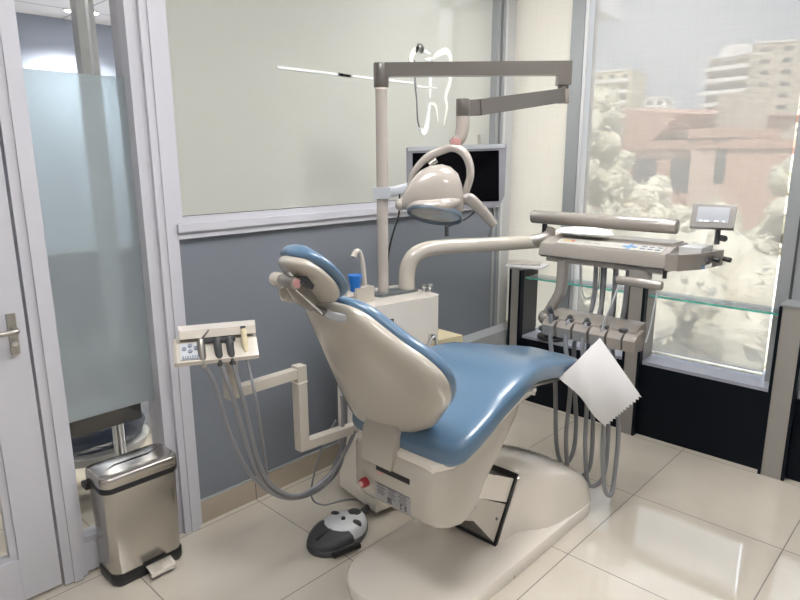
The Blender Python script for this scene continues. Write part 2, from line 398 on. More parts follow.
strip([(1.6673, 1.8766), (2.0176, 1.8769), (2.5236, 1.8787)], [.011, .0105, .010]).done('stripe', 'decal', w)
strip([(2.0054, 1.8771), (2.0544, 1.8765), (2.0856, 1.877)], [.012, .012, .012]).done('stripe', 'decalgrey', w)

S(B().span((3.302, YB + .012, 0), (3.56, 2.37, CE)), 'wall_back_corner', 'roomwall', 'pale wall return in the window corner', 'wall')
# aluminium end frame of the partition
f = B()
f.span((3.20, YB - .004, .44), (3.228, YB + .1, 2.5), bev=.003); f.span((3.232, YB + .012, .44), (3.252, YB + .1, 2.5), bev=.003); f.span((3.256, YB - .002, .44), (3.275, YB + .1, 2.5), bev=.002)
S(f, 'trim_4', 'alu', 'grey aluminium upright at the window end of the partition', 'trim')
S(B().span((3.278, YB - .006, .44), (3.30, YB + .1, 2.5), bev=.002), 'trim_5', 'alulight', 'pale aluminium cover strip in the window corner', 'trim')

# sidelight with frosted film between door and half wall
sd = sroot('window_1', (.83, YB, 0), 'narrow sidelight with frosted film beside the white door', 'window')
f = B()
for a, b, y in ((.602, .636, -.012), (.632, .662, -.022), (.658, .684, -.006)):
    f.span((a, YB + y, 0.004), (b, YB + .1, 2.5), bev=.003)
f.span((.68, YB - .002, .012), (1.02, YB + .08, .125), bev=.003); f.span((.68, YB + .004, .12), (1.02, YB + .07, .145), bev=.005)
f.done('frame', 'frame', sd)
B().span((.68, YB + .04, .14), (1.02, YB + .048, .585)).done('pane', 'clear', sd)
B().span((.68, YB + .04, .585), (1.02, YB + .048, 1.782)).done('frosted_pane', 'frost', sd)
B().span((.68, YB + .04, 1.782), (1.02, YB + .048, 2.5)).done('pane', 'clear', sd)

# glazed white door
dr = sroot('door_1', (.1, YB, 0), 'white glazed door with a satin lever handle', 'door')
f = B()
f.span((.475, YB - .004, .012), (.594, YB + .045, 2.1), bev=.003); f.span((-.30, YB - .004, .012), (-.19, YB + .045, 2.1), bev=.003)
f.span((-.19, YB - .002, .012), (.475, YB + .043, .17), bev=.003); f.span((-.19, YB - .002, 1.98), (.475, YB + .043, 2.1), bev=.003)
f.span((.452, YB + .006, .165), (.48, YB + .036, 1.99), bev=.006); f.span((-.19, YB + .009, .165), (.475, YB + .034, .188), bev=.006)
f.done('leaf', 'frame', dr)
B().span((-.20, YB + .018, .165), (.475, YB + .026, 1.985)).done('pane', 'clear', dr)
h = B(); h.box((.553, YB - .009, .955), (.026, .012, .135), bev=.003); h.done('handle_plate', 'satin', dr)
h = B(); h.tube([(.553, YB - .012, .972), (.553, YB - .05, .972), (.54, YB - .06, .972), (.43, YB - .06, .972)], .009, smooth=5); h.done('handle', 'satin', dr)
h = B(); h.cyl((.553, YB - .019, .925), (.553, YB - .014, .925), .009); h.box((.553, YB - .0195, .925), (.003, .002, .011)); h.done('lock', 'chrome', dr)
f = B(); f.span((-.36, YB - .012, 0), (-.305, YB + .1, 2.5)); f.span((-.36, YB - .01, 2.105), (.60, YB + .1, 2.5)); S(f, 'trim_6', 'frame', 'white door casing', 'trim')
S(B().span((XL, YB, 0), (-.36, YB + .1, CE)), 'wall_back_side', 'roomwall', 'pale wall beyond the door', 'wall')

# window wall: black panels, posts, sills
def win_panel(nm, y0, y1):
    S(B().span((XW, y0, 0), (3.52, y1, .405)), nm, 'dark', 'black gloss panel below the window sill', 'wall')
win_panel('wall_window_1', 1.34, 2.15); win_panel('wall_window_2', .60, 1.34); win_panel('wall_window_3', YR, .60)
for i, (y0, y1) in enumerate(((1.33, 2.15), (.60, 1.33), (YR, .60))):
    S(B().span((XW - .002, y0, .405), (3.52, y1, .422), bev=.002), 'trim_%d' % (7 + i), 'sill', 'grey laminate sill under the window blind', 'trim')
S(B().span((3.36, YR, 2.47), (3.52, YB + .1, CE)), 'wall_window_header', 'white', 'white wall strip above the windows', 'wall')
def post(nm, y0, y1, top, label):
    r = sroot(nm, (3.3, (y0 + y1) / 2, 0), label, 'pillar')
    xs = 3.215
    B().span((xs, y0 + .012, .0), (3.405, y1 - .012, top), bev=.002).done('panel', 'postgrey', r)
    b = B(); b.span((xs - .004, y1 - .014, 0), (3.25, y1, top - .002), bev=.001); b.span((xs - .004, y0, 0), (3.25, y0 + .014, top - .002), bev=.001)
    b.done('edge_strip', 'dark', r)
    B().span((xs - .004, y0, top - .002), (3.405, y1, top + .006), bev=.002).done('cap', 'alu', r)
post('pillar_1', 2.035, 2.118, .838, 'grey post with black edges in the window corner, magazine on top')
post('pillar_2', 1.275, 1.373, .838, 'grey post with black edges behind the delivery tray')
post('pillar_3', .545, .658, .838, 'grey post with black edges nearest the viewer')
b = B(); b.span((3.25, 2.04, .422), (3.405, 2.034, .83)); S(b, 'trim_10', 'rubber', 'dark sheet standing in for shade on the corner post side', 'trim')  # dark sheet paints the shade lying on this side of the post

# glass shelves between the posts
def shelf(y0, y1, label):
    r = thing('glass_shelf', label, 'shelf', (3.31, (y0 + y1) / 2, .78), 'glass shelves between window posts')
    B().span((3.262, y0, .780), (3.40, y1, .790)).done('shelf_plate', 'shelf', r)
    B().span((3.2595, y0, .7798), (3.262, y1, .7902)).done('front_edge', 'glassedge', r)
    for y in (y0, y1):
        s_ = 1 if y == y0 else -1
        B().cyl((3.285, y - .006 * s_, .776), (3.285, y + .028 * s_, .776), .006, seg=12).done('shelf_pin', 'satin', r)
shelf(1.376, 2.032, 'glass shelf with green edge between corner post and middle post')
shelf(.661, 1.272, 'glass shelf with green edge between the two posts near the viewer')

# window frames, panes, blinds
def mull(nm, y0, y1, label):
    r = sroot(nm, (3.4, (y0 + y1) / 2, .42), label, 'window')
    B().span((3.36, y0, .422), (3.45, y1, 2.5), bev=.004).done('mullion', 'alu', r)
    return r
w3 = mull('window_3', 1.79, 1.868, 'grey aluminium mullion and pane at the window corner')
B().span((3.36, 1.767, .422), (3.47, 1.786, 2.5), bev=.003).done('cover_strip', 'alulight', w3)
B().span((3.455, 1.79, .422), (3.461, YB + .1, 2.5)).done('pane', 'clear', w3)
w4 = mull('window_4', .60, .712, 'grey aluminium mullion and wide pane behind the screen blind')
B().span((3.355, .645, .422), (3.362, .655, 2.5)).done('groove', 'rubber', w4)
B().span((3.455, .65, .422), (3.461, 1.79, 2.5)).done('pane', 'clear', w4)
w5 = mull('window_5', -.50, -.38, 'aluminium mullion and pane beside the viewer')
B().span((3.455, YR, .422), (3.461, .65, 2.5)).done('pane', 'clear', w5)
S(B().span((3.36, YR, 2.44), (3.47, YB, 2.5)), 'trim_11', 'alu', 'aluminium head rail above the blinds', 'trim')
def blind(y0, y1, m, label, z0=.437):
    r = thing('roller_blind', label, 'blind', (3.41, (y0 + y1) / 2, z0), 'screen roller blinds')
    def fb(u, v): return (3.407, y0 + (y1 - y0) * u, z0 + (2.42 - z0) * v)
    B().grid(fb, 8, 10, .0006).done('fabric', m, r)
    B().cyl((3.407, y0, z0), (3.407, y1, z0), .010, seg=12).done('bottom_bar', 'decalcream', r)
    B().cyl((3.41, y0, 2.43), (3.41, y1, 2.43), .022, seg=16).done('roller', 'alulight', r)
blind(1.872, 2.262, 'blindcream', 'cream blind in the narrow corner window')
blind(.730, 1.757, 'blind', 'wide sheer blind with the buildings showing through')
blind(-.36, .585, 'blind', 'sheer blind at the edge beyond the nearest grey post')
blind(YR + .02, -.52, 'blind', 'sheer blind beside the viewer')

# ------------------------------------------------------------------ lobby behind the glass
S(B().span((-1.8, 2.36, 2.55), (5.0, 5.6, 2.75)), 'ceiling_lobby', 'white', 'white tiled lobby ceiling', 'ceiling')
S(B().span((-1.8, 5.42, 0), (5.0, 5.6, 2.55)), 'wall_lobby_far', 'lobbywall', 'blue grey wall at the far end of the lobby', 'wall')
S(B().span((-1.8, 2.36, 0), (-1.7, 5.5, 2.55)), 'wall_lobby_left', 'lobbywall', 'blue grey lobby side wall', 'wall')
S(B().span((3.55, 2.36, 0), (3.65, 5.5, 2.55)), 'wall_lobby_right', 'roomwall', 'pale lobby wall at the window side', 'wall')
g = B()
for k in range(8): g.span((-1.7 + .61 * k, 2.4, 2.5495), (-1.685 + .61 * k, 5.42, 2.551))
for k in range(5): g.span((-1.7, 2.6 + .61 * k, 2.5492), (3.6, 2.615 + .61 * k, 2.551))
S(g, 'trim_12', 'alu', 'dark joints of the lobby ceiling tiles', 'trim')
g = B(); g.span((1.305, 3.40, 0), (1.35, 3.47, 2.55), bev=.004); g.span((1.37, 3.41, 0), (1.395, 3.46, 2.55), bev=.004)
S(g, 'trim_13', 'alulight', 'aluminium upright of a glass partition inside the lobby', 'trim')
LSP = emit('spot_lens', (1, .98, .93), 14)
for i, (x, y, lb) in enumerate(((1.90, 5.05, 'bright recessed spotlight left of the lobby upright'), (2.04, 5.02, 'bright recessed spotlight right of the lobby upright'), (.4, 3.3, 'recessed lobby spotlight near the door'), (2.2, 3.5, 'added lobby spotlight brightening the milky glass from behind'), (-.6, 4.4, 'recessed lobby spotlight far beyond the door'))):  # the one behind the milky glass is added to brighten the pane
    r = thing('spotlight', lb, 'ceiling light', (x, y, 2.54), 'recessed spotlights in the lobby')
    B().cyl((x, y, 2.540), (x, y, 2.551), .05, seg=20).done('trim_ring', 'alulight', r)
    B().cyl((x, y, 2.536), (x, y, 2.541), .038, seg=20).done('lens', LSP, r)
    L = bpy.data.lights.new('spot', 'SPOT'); L.spot_size = 2.3; L.spot_blend = .8; L.energy = (60, 60, 30, 40, 50)[i]; L.shadow_soft_size = .05; L.color = (1, .97, .92)
    lo = bpy.data.objects.new('spot', L); COL.objects.link(lo); lo.parent = r; lo.location = (0, 0, -.02)

r = thing('added_lobby_sofa', 'added dark grey sofa darkening the frosted sidelight from behind', 'sofa', (1.35, 3.6, 0))  # sofa added so the frosted pane looks darker lower down
B().span((.75, 3.30, .22), (1.95, 3.85, .46), bev=.03).done('seat', 'rubber', r)
B().span((.75, 3.78, .30), (1.95, 3.98, .98), bev=.04).done('backrest', 'rubber', r)
for x in (.80, 1.90):
    for y in (3.36, 3.9): B().cyl((x, y, 0), (x, y, .23), .02, seg=12).done('leg', 'satin', r)
LPAN = emit('added_lobby_led_panel', (1, .985, .95), 14)  # unseen lobby panels, added to light the milky glass from behind
for x, y, lb in ((1.75, 3.75, 'added square lobby panel lamp brightening the milky glass'), (2.85, 3.75, 'added square lobby panel lamp brightening the glass from the window side')):
    r = thing('added_lobby_panel', lb, 'ceiling light', (x, y, 2.538), 'added lobby panel lamps')
    b = B()
    for s_ in (-1, 1): b.span((x - .31, y + s_ * .31 - .01, 2.536), (x + .31, y + s_ * .31 + .01, 2.55)); b.span((x + s_ * .31 - .01, y - .30, 2.536), (x + s_ * .31 + .01, y + .30, 2.55))
    b.done('frame', 'alulight', r)
    B().span((x - .30, y - .30, 2.540), (x + .30, y + .30, 2.546)).done('diffuser', LPAN, r)
# lobby seats seen under the frosted film
r = thing('waiting_bench', 'black slatted bench top seen under the frosted sidelight film', 'bench', (.88, 2.50, 0))
B().span((.62, 2.44, .46), (1.02, 2.62, .53), bev=.006).done('seat_pad', 'bench', r)
for x, y in ((.70, 2.58), (.94, 2.50), (.985, 2.58)):
    B().cyl((x, y, 0), (x, y, .46), .012, seg=12).done('leg', 'chrome', r)
B().span((.955, 2.53, .02), (.975, 2.60, .46), bev=.003).done('support_panel', 'alulight', r)
r = thing('lounge_seat', 'dark navy rounded seat with pale rim under the bench', 'seat', (.98, 2.86, 0))
b = B(); b.loft([[V((.98, 2.86, 0)) + V((rx * math.cos(2 * PI * k / 32), ry * math.sin(2 * PI * k / 32), z)) for k in range(32)] for z, rx, ry in ((.20, .12, .10), (.24, .20, .15), (.30, .22, .17), (.345, .20, .155), (.36, .13, .10))]); b.done('cushion', 'navy', r)
b = B(); b.loft([[V((.98, 2.86, 0)) + V((rx * math.cos(2 * PI * k / 32), ry * math.sin(2 * PI * k / 32), z)) for k in range(32)] for z, rx, ry in ((.165, .13, .10), (.19, .215, .16), (.235, .235, .18), (.245, .22, .165))]); b.done('shell', 'tubgrey', r)
B().cyl((.98, 2.86, 0), (.98, 2.86, .17), .03, seg=16).done('stem', 'chrome', r)
r = thing('waiting_chair', 'pale grey chair with thin metal legs behind the glazed door', 'chair', (.50, 2.95, 0))
B().span((.20, 2.75, .43), (.60, 3.15, .47), bev=.015).done('seat', 'alulight', r)
B().span((.20, 3.13, .45), (.60, 3.16, .86), bev=.012).done('backrest', 'alulight', r)
for x, y in ((.585, 2.79), (.23, 2.79), (.585, 3.12), (.23, 3.12)):
    B().cyl((x, y, .012), (x, y, .43), .013, seg=12).done('leg', 'satin', r)
    

# ------------------------------------------------------------------ pedal bin
bx, by = .852, 2.166
def rrect(cx, cy, w_, d_, rad, z, n=6, back=None):
    out = []; rb = rad if back is None else back
    for (sx, sy, a0) in ((1, 1, 0), (-1, 1, 90), (-1, -1, 180), (1, -1, 270)):
        rr = rb if sy > 0 else rad
        for k in range(n + 1):
            a = math.radians(a0 + 90 * k / n)
            out.append(V((cx + sx * (w_ / 2 - rr) + rr * math.cos(a), cy + sy * (d_ / 2 - rr) + rr * math.sin(a), z)))
    return out
r = thing('pedal_bin', 'brushed steel rectangular pedal bin beside the sidelight', 'bin', (bx, by, 0))
def bowed(z, w_, d_):
    p = rrect(bx, by, w_, d_, .032, z, back=.03)
    return [q + V((0, -.016 * (1 - ((q.x - bx) / (w_ / 2)) ** 2) if q.y < by else 0, 0)) for q in p]
b = B(); b.loft([bowed(z, w_, d_) for z, w_, d_ in ((.035, .258, .136), (.05, .264, .140), (.365, .276, .150), (.372, .274, .148))]); b.done('body', 'steel', r)
b = B(); b.loft([bowed(z, w_, d_) for z, w_, d_ in ((.0, .264, .142), (.006, .270, .148), (.038, .272, .148), (.046, .264, .142))]); b.done('base_rim', 'black', r)
b = B(); b.loft([bowed(z, w_, d_) for z, w_, d_ in ((.368, .284, .156), (.374, .288, .160), (.386, .288, .160), (.39, .282, .156))]); b.done('rim', 'black', r)
b = B(); b.loft([bowed(z, w_, d_) for z, w_, d_ in ((.389, .284, .158), (.394, .287, .161), (.416, .287, .161), (.424, .284, .158), (.428, .274, .148), (.431, .24, .12), (.432, .12, .05))]); b.done('lid', 'steel', r, ang=50)
b = B(); b.box((bx - .148, by + .045, .372), (.02, .04, .022), bev=.005); b.done('hinge', 'black', r)
b = B(); b.box((bx + .022, by - .112, .03), (.095, .05, .016), bev=.006, rot=Matrix.Rotation(.2, 3, 'X')); b.done('pedal', 'steel', r)

# ------------------------------------------------------------------ dental chair
Y0 = 1.315
ch = thing('dental_chair', 'blue padded dental chair with cream shell and floor base', 'dental chair', (1.8, Y0, 0))
def srect(cy, cz, w_, h_, x, n=4.0, N=40, skew=0.0):
    out = []
    for k in range(N):
        a = 2 * PI * k / N; ca, sa = math.cos(a), math.sin(a)
        out.append(V((x + skew * math.copysign(abs(sa) ** (2 / n), sa) * h_, cy + w_ * math.copysign(abs(ca) ** (2 / n), ca), cz + h_ * math.copysign(abs(sa) ** (2 / n), sa))))
    return out
# floor plate
def plate_outline(g=0.0):
    x0, x1, hw, r_ = 1.245 + g, 2.36 - g, .235 - g, .17
    out = []
    for cx, cy, a0, rr in ((x1 - .05, Y0 + hw - .05, 0, .05), (x0 + r_, Y0 + hw - r_, 90, r_), (x0 + r_, Y0 - hw + r_, 180, r_), (x1 - .05, Y0 - hw + .05, 270, .05)):
        for k in range(11):
            a = math.radians(a0 + 9 * k); out.append((cx + rr * math.cos(a), cy + rr * math.sin(a)))
    return out
b = B(); b.loft([[V((x, y, z)) for x, y in plate_outline(g)] for z, g in ((0, .004), (.03, 0), (.046, .001), (.053, .005), (.056, .013))]); b.done('base_plate', 'ivory', ch, ang=30)
b = B(); b.span((1.7425, Y0 - .2333, .001), (1.744, Y0 - .20, .04)); b.done('base_seam', 'ink', ch)
# hump of the base: sections along x
HS = [(1.795, .116, .056), (1.82, .117, .10), (1.90, .120, .250), (1.932, .124, .306), (1.955, .138, .320), (1.99, .165, .326), (2.04, .192, .322), (2.10, .207, .308), (2.17, .216, .282), (2.24, .221, .250), (2.30, .223, .214), (2.338, .221, .178), (2.358, .214, .135), (2.366, .205, .09)]
HP = [(-1.03, .0), (-1.015, .12), (-.985, .40), (-.945, .66), (-.88, .80), (-.78, .87), (-.60, .93), (-.30, .985), (0, 1.0), (.30, .985), (.60, .93), (.78, .87), (.88, .80), (.945, .66), (.985, .40), (1.015, .12), (1.03, .0)]
HPC = [(q.x, q.y) for q in catmull([(u, z, 0) for u, z in HP], 3)]
def hump(x, hw, zt):
    out = [V((x, Y0 - hw * u, .05 + (zt - .05) * z)) for u, z in HPC]
    out.append(V((x, Y0 - hw * .98, .04))); out.append(V((x, Y0 + hw * .98, .04)))
    return out
b = B(); b.loft([hump(*q) for q in HS]); b.done('base_cover', 'ivory', ch, ang=45)
# lift arm inside the opening (the front of the cover leans back, black gap round the arm)
MYA = lambda y: Matrix(((1, 0, 0, 0), (0, 0, -1, y), (0, 1, 0, 0), (0, 0, 0, 1)))
b = B(); b.prism([(1.785, .054), (1.800, .054), (1.934, .300), (1.920, .308)], .232, MYA(Y0 + .116), bev=.002); b.done('opening', 'black', ch)
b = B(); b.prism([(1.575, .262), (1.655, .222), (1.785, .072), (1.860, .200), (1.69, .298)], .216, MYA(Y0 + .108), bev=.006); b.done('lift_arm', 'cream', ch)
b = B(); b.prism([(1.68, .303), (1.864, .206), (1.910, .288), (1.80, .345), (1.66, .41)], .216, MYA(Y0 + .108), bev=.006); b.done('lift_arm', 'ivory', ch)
b = B(); b.cyl((1.80, Y0 - .111, .165), (1.80, Y0 - .105, .165), .006, seg=12); b.done('screw', 'ink', ch)

# pelvis housing under the seat: loft along x
def pel(x, hw, z0, z1, n=8): return srect(Y0, (z0 + z1) / 2, hw, (z1 - z0) / 2, x, n)
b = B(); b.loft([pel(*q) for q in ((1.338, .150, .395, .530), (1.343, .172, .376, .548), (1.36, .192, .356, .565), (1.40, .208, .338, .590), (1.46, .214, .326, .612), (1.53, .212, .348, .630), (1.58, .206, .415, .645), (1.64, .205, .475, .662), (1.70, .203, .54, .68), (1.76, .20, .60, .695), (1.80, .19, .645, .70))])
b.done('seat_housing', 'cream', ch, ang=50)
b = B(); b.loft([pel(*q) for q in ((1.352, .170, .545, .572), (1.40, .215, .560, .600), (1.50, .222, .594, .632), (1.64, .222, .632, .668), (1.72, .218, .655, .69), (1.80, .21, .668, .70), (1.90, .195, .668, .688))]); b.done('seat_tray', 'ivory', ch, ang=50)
# slot, emergency button, rating label on the rear face
b = B(); b.box((1.346, Y0 - .010, .497), (.022, .150, .018), bev=.003, rot=Matrix.Rotation(-.0, 3, 'X')); b.done('slot', 'black', ch)
b = B(); b.box((1.3405, Y0 + .05, .478), (.006, .02, .012), bev=.002); b.done('slot_mark', 'pink', ch)
rb = B().cyl((1.318, Y0 + .118, .422), (1.36, Y0 + .118, .422), .017, seg=20, bev=.003).done('emergency_button', 'red', ch); 
B().cyl((1.314, Y0 + .118, .422), (1.320, Y0 + .118, .422), .009, .009, seg=16).done('button_cap', 'pink', rb)
lb = B().box((1.3395, Y0 - .008, .412), (.004, .165, .062), bev=.001).done('rating_label', 'labelgrey', ch)
tx = B()
for k in range(5):
    for j in range(3):
        tx.box((1.3373, Y0 + .045 - .05 * j, .435 - .0075 * k), (.0012, .028 + .010 * ((k + j) % 2), .0014))
tx.box((1.3373, Y0 - .01, .440), (.0012, .15, .0016))
for k in range(4):
    for j in range(3): tx.box((1.3373, Y0 + .012 - .007 * j, .402 - .005 * k), (.0012, .0045, .004))
tx.done('label_print', 'ink', lb)
def letter(b, segs, cx, cz, s_):
    for (u0, v0, u1, v1) in segs:
        b.box((1.3371, cx - s_ * (u0 + u1) / 2, cz + s_ * (v0 + v1) / 2), (.0015, max(abs(u1 - u0) * s_, .0028), max(abs(v1 - v0) * s_, .0028)))
ce = B()
letter(ce, ((0, 1, .6, 1), (0, 0, 0, 1), (0, 0, .6, 0)), Y0 - .045, .387, .014); letter(ce, ((0, 1, .6, 1), (0, 0, 0, 1), (0, 0, .6, 0), (0, .5, .5, .5)), Y0 - .065, .387, .014)
ce.done('ce_mark', 'ink', lb)

# seat and leg rest: loft of rounded sections
SS = [(1.366, .11, .602, .012), (1.371, .19, .604, .03), (1.384, .232, .608, .043), (1.413, .250, .618, .049), (1.47, .256, .641, .050), (1.54, .256, .669, .050), (1.62, .252, .702, .050), (1.70, .248, .727, .050), (1.77, .240, .744, .049), (1.83, .228, .748, .047), (1.90, .216, .744, .046), (2.0, .200, .722, .045), (2.14, .178, .688, .043), (2.26, .158, .664, .040), (2.33, .138, .652, .034), (2.37, .10, .646, .025), (2.385, .05, .644, .012)]
b = B(); rings = []
for x, hw, zc, hh in SS:
    rg = srect(Y0, zc, hw, hh, x, 4.0, 56)
    for q in rg:
        t = (q.y - Y0) / hw
        if q.z > zc: q.z += .012 * (t * t - .4) * min(1, hw / .2) * (1 if x < 1.7 else .3)
    rings.append(rg)
b.loft(rings); b.done('seat_cushion', 'blue', ch, ang=70)
b = B(); b.loft([srect(Y0, z, hw, hh, x, 4) for x, hw, z, hh in ((1.80, .17, .690, .012), (2.0, .15, .660, .010), (2.2, .12, .616, .008), (2.28, .09, .604, .006))]); b.done('leg_rest_pan', 'cream', ch)
b = B(); b.cyl((1.845, Y0 - .190, .685), (1.862, Y0 - .212, .678), .006, seg=12); b.done('seat_latch', 'satin', ch)

# backrest (pad surfaces in a tilted plane: u across, v up the slope)
def pad(Bp, Tp, table, off, th, curve, name, m, N=40, n=3.0, yc=Y0 - .005, par=None):
    e = V((Tp[0] - Bp[0], 0, Tp[1] - Bp[1])); e.normalize(); nf = V((e.z, 0, -e.x))      # front normal
    rings = []
    for v, w_, cv in table:
        ring = []
        for k in range(N):
            a = 2 * PI * k / N; ca, sa = math.cos(a), math.sin(a)
            u = w_ * math.copysign(abs(ca) ** (2 / n), ca); d = th * math.copysign(abs(sa) ** (2 / n), sa) * min(1, .25 + w_ / .06)
            c = curve * cv * (u / .25) ** 2
            ring.append(V((Bp[0], yc, Bp[1])) + e * v + V((0, -1, 0)) * u + nf * (off + d + c))
        rings.append(ring)
    b = B(); b.loft(rings); return b.done(name, m, par, ang=60)
BK = [(-.122, .561), (-.161, .40), (-.195, .26), (-.222, .12), (-.232, .015), (-.224, -.055), (-.19, -.084), (-.13, -.074), (-.06, -.038), (.01, -.008), (.08, .026), (.15, .074), (.216, .15), (.262, .215), (.284, .28), (.278, .335), (.24, .385), (.185, .43), (.14, .479), (.10, .525), (.05, .552), (-.01, .562), (-.07, .568)]
EB = V((-.30, 0, .485)).normalized(); NB = V((EB.z, 0, -EB.x)); OB = V((1.39, Y0, .615))
def bk(u, v, d):
    t = max(0, min(1, (u + .12) / .40)); t = t * t * (3 - 2 * t)
    return OB + EB * v - V((0, 1, 0)) * u + NB * (d + .030 * t)
def closed(pts, seg=5):
    n = len(pts); out = []
    for i in range(n):
        p0, p1, p2, p3 = [V((*pts[(i + k) % n], 0)) for k in (-1, 0, 1, 2)]
        for k in range(seg):
            t = k / seg
            q = 0.5 * ((2 * p1) + (p2 - p0) * t + (2 * p0 - 5 * p1 + 4 * p2 - p3) * t * t + (3 * p1 - p0 - 3 * p2 + p3) * t ** 3); out.append((q.x, q.y))
    return out
BKC = closed(BK)
def blob(prof, name, m, cu=.0, cv=.235):
    b = B(); b.loft([[bk(cu + (u - cu) * k, cv + (v - cv) * k, d) for u, v in BKC] for k, d in prof]); return b.done(name, m, ch, ang=60)
blob([(.30, -.020), (.62, -.018), (.84, -.012), (.93, -.006), (.975, .001), (.995, .010), (1.0, .020), (.99, .028), (.96, .032), (.5, .033)], 'backrest_shell', 'cream')
blob([(.5, .030), (.93, .030), (.965, .031), (.99, .036), (.998, .044), (.99, .053), (.97, .061), (.94, .066), (.86, .070), (.6, .068), (.3, .066)], 'backrest_cushion', 'blue')
# screw caps on the shell
for u, v in ((.02, .40), (.165, .235), (.10, .155)):
    B().axial(bk(u, v, -.012), -NB, [(0, .014), (.003, .013), (.006, .008), (.0065, .002)], 18).done('screw_cap', 'cream', ch)
# bracket from seat housing to backrest
b = B()
b.loft([[V((x, Y0 + .055 + hy * sy, z)) for (x, sy) in ((xa, -1), (xa, 1), (xb, 1), (xb, -1))] for z, xa, xb, hy in ((.508, 1.330, 1.37, .064), (.52, 1.327, 1.375, .068), (.56, 1.328, 1.39, .072), (.62, 1.336, 1.41, .072), (.69, 1.368, 1.43, .070))]); b.done('backrest_bracket', 'cream', ch, ang=20)

# headrest
YH = Y0 + .012; hc = (1.043, 1.188); tl = math.radians(50); hd = (hc[0] - math.cos(tl), hc[1] + math.sin(tl))
def elt(a_, b_, c_, K=15):
    out = []
    for i in range(K + 1):
        t = -1 + 2 * i / K; s_ = math.sin(t * PI / 2)
        out.append((c_ + b_ * s_, max(a_ * math.sqrt(max(0, 1 - s_ * s_)) ** .8, .012), 1))
    return out
pad(hc, hd, elt(.106, .085, 0), -.006, .017, .02, 'headrest_shell', 'cream', n=2.4, par=ch, yc=YH)
pad(hc, hd, elt(.115, .094, 0.001), .019, .020, .02, 'headrest_cushion', 'blue', n=2.2, par=ch, yc=YH)
ed = V((-math.cos(tl), 0, math.sin(tl))); nd = V((ed.z, 0, -ed.x)); HC = V((hc[0], YH, hc[1]))
P = lambda u, v, n_: HC - V((0, 1, 0)) * u + ed * v + nd * n_
hb = B(); hb.cyl(P(-.045, .034, -.048), P(.02, .034, -.048), .017, seg=20, bev=.002); hb.done('headrest_hinge', 'satin', ch)
hb = B(); hb.cyl(P(-.080, .034, -.048), P(-.045, .034, -.048), .020, seg=20, bev=.004); hb.done('headrest_knob', 'cream', ch)
hb = B(); hb.cyl(P(.02, .034, -.048), P(.024, .034, -.048), .012, seg=20); hb.done('hinge_mark', 'pink', ch)
hb = B(); hb.box(P(.03, .018, -.024), (.034, .024, .03), rot=Matrix.Rotation(.6, 3, 'Y'), bev=.008); hb.done('hinge_block', 'hosedark', ch)
hb = B(); hb.tube([P(-.062, .006, -.050), P(-.060, -.018, -.058), P(-.052, -.045, -.050)], [.014, .022, .012], sq=(1, .6, 3)); hb.done('headrest_lever', 'cream', ch)
hb = B(); hb.tube([P(-.01, .03, -.034), P(-.008, -.03, -.040), P(-.008, -.075, -.036)], [.034, .032, .022], sq=(1.0, .35, 4)); hb.done('headrest_arm', 'taupe', ch)
hb = B(); hb.cyl(P(.018, .024, -.060), P(.036, -.085, -.052), .0035, seg=10); hb.done('headrest_rod', 'chrome', ch)
hb = B(); hb.cyl(P(-.025, -.078, -.042), P(.045, -.088, -.045), .012, seg=18, bev=.002); hb.done('headrest_hinge', 'satin', ch)
hb = B(); hb.tube([P(.038, -.082, -.046), P(.042, -.108, -.038), P(.046, -.135, -.020), P(.048, -.158, .004)], [.015, .017, .017, .013], sq=(.7, 1.1, 4)); hb.done('headrest_stem', 'collar', ch)

# ------------------------------------------------------------------ side unit with cup filler
su = thing('spittoon_unit', 'cream water unit cabinet standing behind the chair with pipe taps', 'dental unit', (1.85, 1.84, 0))
UR = T(1.86, 1.85, 0) @ RZ(-9)
def U(b, nm, m, par=su, **k): return b.done(nm, m, par, xf=UR, **k)
b = B()
b.prism([(-.17, -.155), (.165, -.155), (.185, -.135), (.185, .12), (.165, .14), (-.17, .14)], .205, T(0, 0, .727), bev=.014, seg=4); U(b, 'cabinet_top', 'ivory')
b = B(); b.prism([(-.17, -.15), (.10, -.15), (.145, -.12), (.145, .12), (-.17, .135)], .70, T(0, 0, .03), bev=.012); U(b, 'cabinet_body', 'ivory')
b = B(); b.span((-.115, -.1585, .745), (-.075, -.147, .87), bev=.003); U(b, 'door_gap', 'ink')
b = B(); b.span((-.135, -.164, .75), (-.083, -.150, .862), bev=.004); U(b, 'flap', 'cream')
b = B(); b.tube([(.10, -.16, .70), (.12, -.175, .76), (.145, -.165, .735), (.15, -.16, .64), (.14, -.155, .58)], .006, smooth=6); U(b, 'water_tube', 'alulight')
b = B(); b.box((.12, -.165, .76), (.02, .02, .025), bev=.004); U(b, 'tube_clip', 'chrome')
